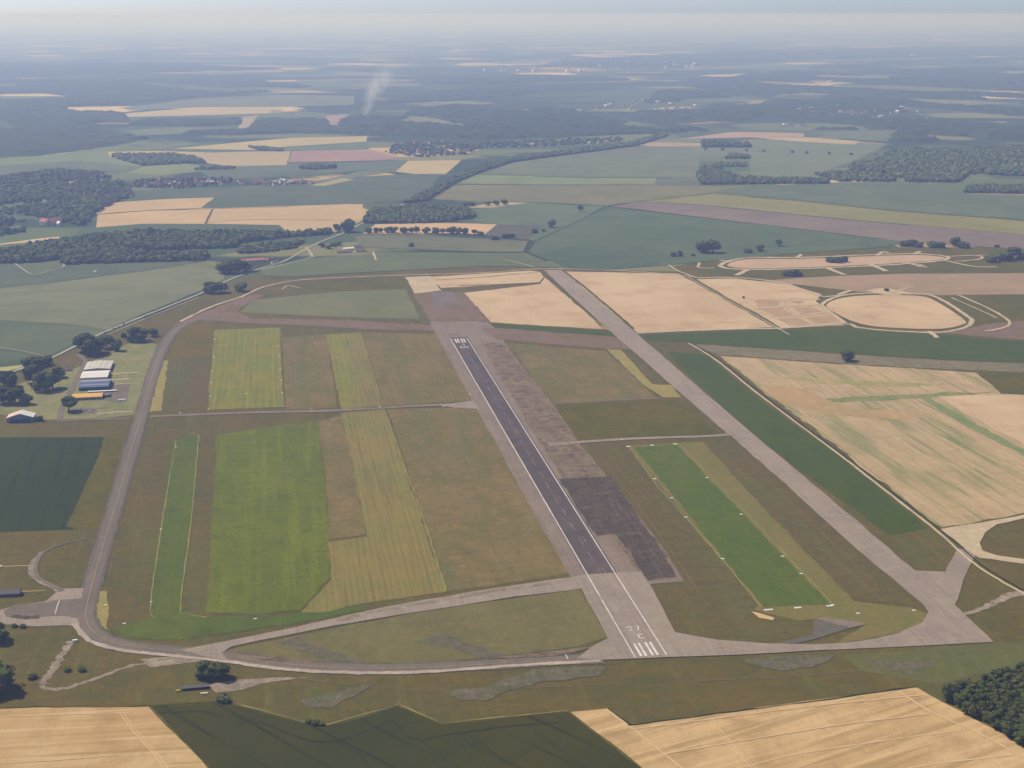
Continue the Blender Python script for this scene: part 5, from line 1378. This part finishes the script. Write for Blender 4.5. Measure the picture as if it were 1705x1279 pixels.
for i, (x, y) in enumerate([(472, 677), (470, 655), (468.5, 634), (466.5, 615), (465, 594), (463, 577)]):
    marker(x, y, ORD[i] + ' white marker up the right edge of striped mown panel', 'markers right of the striped panel', 2.8, 1.8)
marker(410, 656, 'lone white marker inside the striped mown panel', None, 3.4, 2)
for i, (x, y) in enumerate([(252, 1003), (268, 882), (293, 745)]):
    marker(x, y, ORD[i] + ' white marker along the left edge of long green strip', 'markers along the long green strip', 2.4, 1.8)
for i, (x, y) in enumerate([(176, 1008), (207, 1039), (425, 1031), (300, 688), (632, 678), (739, 677), (782, 657)]):
    marker(x, y, ['white marker on yellow verge inside the taxiway bend', 'white board on green turf inside the taxiway bend', 'white marker below the large lime panel', 'white marker beside the connecting track, leftmost', 'white marker where the track meets the yellow strip', 'white marker midway along the connecting track', 'white marker at the runway edge above the track'][i], None, 3.4, 2.0)
marker(1035, 733, 'orange and white board beside the right connecting track', None, 3.4, 2.0)


def windsock(px, py, label):
    x, y = at(px, py)
    e = empty('windsock', (x, y, 0.6))
    tag(e, label, 'windsock')
    part('pole', tube([(0, 0, -0.6), (0, 0, 7)], [0.16, 0.12], 8), M['white'], e)
    v, f = tube([(0, 0, 0), (0, 0, 3.2)], [0.5, 0.28], 10)
    part('sock', ([(z, y_, x_ + 6.6) for x_, y_, z in v], f), M['white'], e)


windsock(517.5, 688, 'white windsock on a pole beside the connecting track')

# ------------------------------------------------------------------ smoke and haze
def smoke():
    bx_, by_ = at(607, 196)
    k = slant(607, 196) / F
    hgt, lean, r0, r1 = 95 * k, 52 * k, 7 * k, 34 * k
    vs, fs = [], []
    N, K = 10, 16
    for i in range(N + 1):
        t = i / N
        rr = r0 + (r1 - r0) * t ** 0.8
        for j in range(K):
            a = 2 * math.pi * j / K
            vs.append((lean * t ** 1.3 + rr * math.cos(a), rr * math.sin(a), hgt * t))
    for i in range(N):
        fs += [(i * K + j, i * K + (j + 1) % K, (i + 1) * K + (j + 1) % K, (i + 1) * K + j) for j in range(K)]
    fs += [tuple(range(K - 1, -1, -1)), tuple(range(N * K, N * K + K))]
    me = bpy.data.meshes.new('smoke')
    me.from_pydata(vs, [], fs)
    m = NT('pale_smoke')
    m.t.nodes.remove(m.b)
    tc = m.n('ShaderNodeTexCoord')
    sp = m.n('ShaderNodeSeparateXYZ')
    m.l(tc.outputs['Object'], sp.inputs[0])
    t = m.math('MAXIMUM', m.math('DIVIDE', sp.outputs[2], hgt), 0.001)
    rad = m.math('MULTIPLY_ADD', m.math('POWER', t, 0.8), r1 - r0, r0)
    dx = m.math('SUBTRACT', sp.outputs[0], m.math('MULTIPLY', m.math('POWER', t, 1.3), lean))
    q = m.math('SQRT', m.math('ADD', m.math('POWER', m.math('ABSOLUTE', dx), 2.0), m.math('POWER', m.math('ABSOLUTE', sp.outputs[1]), 2.0)))
    fall = m.rng(m.math('DIVIDE', q, rad), 0.15, 0.98, 1.0, 0.0)
    nz = m.rng(m.noise(tc.outputs['Object'], 0.016, 4, 0.6), 0.3, 0.72)
    top = m.rng(t, 0.45, 1.0, 1.0, 0.0)
    dn = m.math('MULTIPLY', m.math('MULTIPLY', fall, top), m.math('MULTIPLY', nz, 0.013))
    vol = m.n('ShaderNodeVolumePrincipled')
    vol.inputs['Color'].default_value = (0.95, 0.92, 0.88, 1)
    vol.inputs['Anisotropy'].default_value = 0.2
    m.l(dn, vol.inputs['Density'])
    m.l(vol.outputs[0], m.t.nodes['Material Output'].inputs['Volume'])
    o = link('smoke', me, m.m)
    o.location = (bx_, by_, 2)
    tag(o, 'pale smoke plume rising and drifting right in the distance', 'smoke', kind='stuff')


smoke()


def haze():
    x0, x1, y0, y1, z0, z1 = -72000, 72000, -8000, 112000, -1.5, H + 12
    me = bpy.data.meshes.new('haze')
    me.from_pydata(*[box_vf(x0, x1, y0, y1, z0, z1)[0], [], box_vf(x0, x1, y0, y1, z0, z1)[1]])
    m = NT('blue_haze')
    m.t.nodes.remove(m.b)
    vol = m.n('ShaderNodeVolumePrincipled')
    vol.inputs['Color'].default_value = HAZE_COL
    vol.inputs['Absorption Color'].default_value = (1, 1, 1, 1)
    vol.inputs['Density'].default_value = HAZE_DENSITY
    vol.inputs['Anisotropy'].default_value = HAZE_G
    m.l(vol.outputs[0], m.t.nodes['Material Output'].inputs['Volume'])
    o = link('haze', me, m.m)
    tag(o, 'thin blue summer haze over the whole plain', 'haze', kind='stuff')


HAZE_DENSITY, HAZE_COL, HAZE_G = 8.8e-5, (0.42, 0.54, 1.0, 1), 0.25
haze()
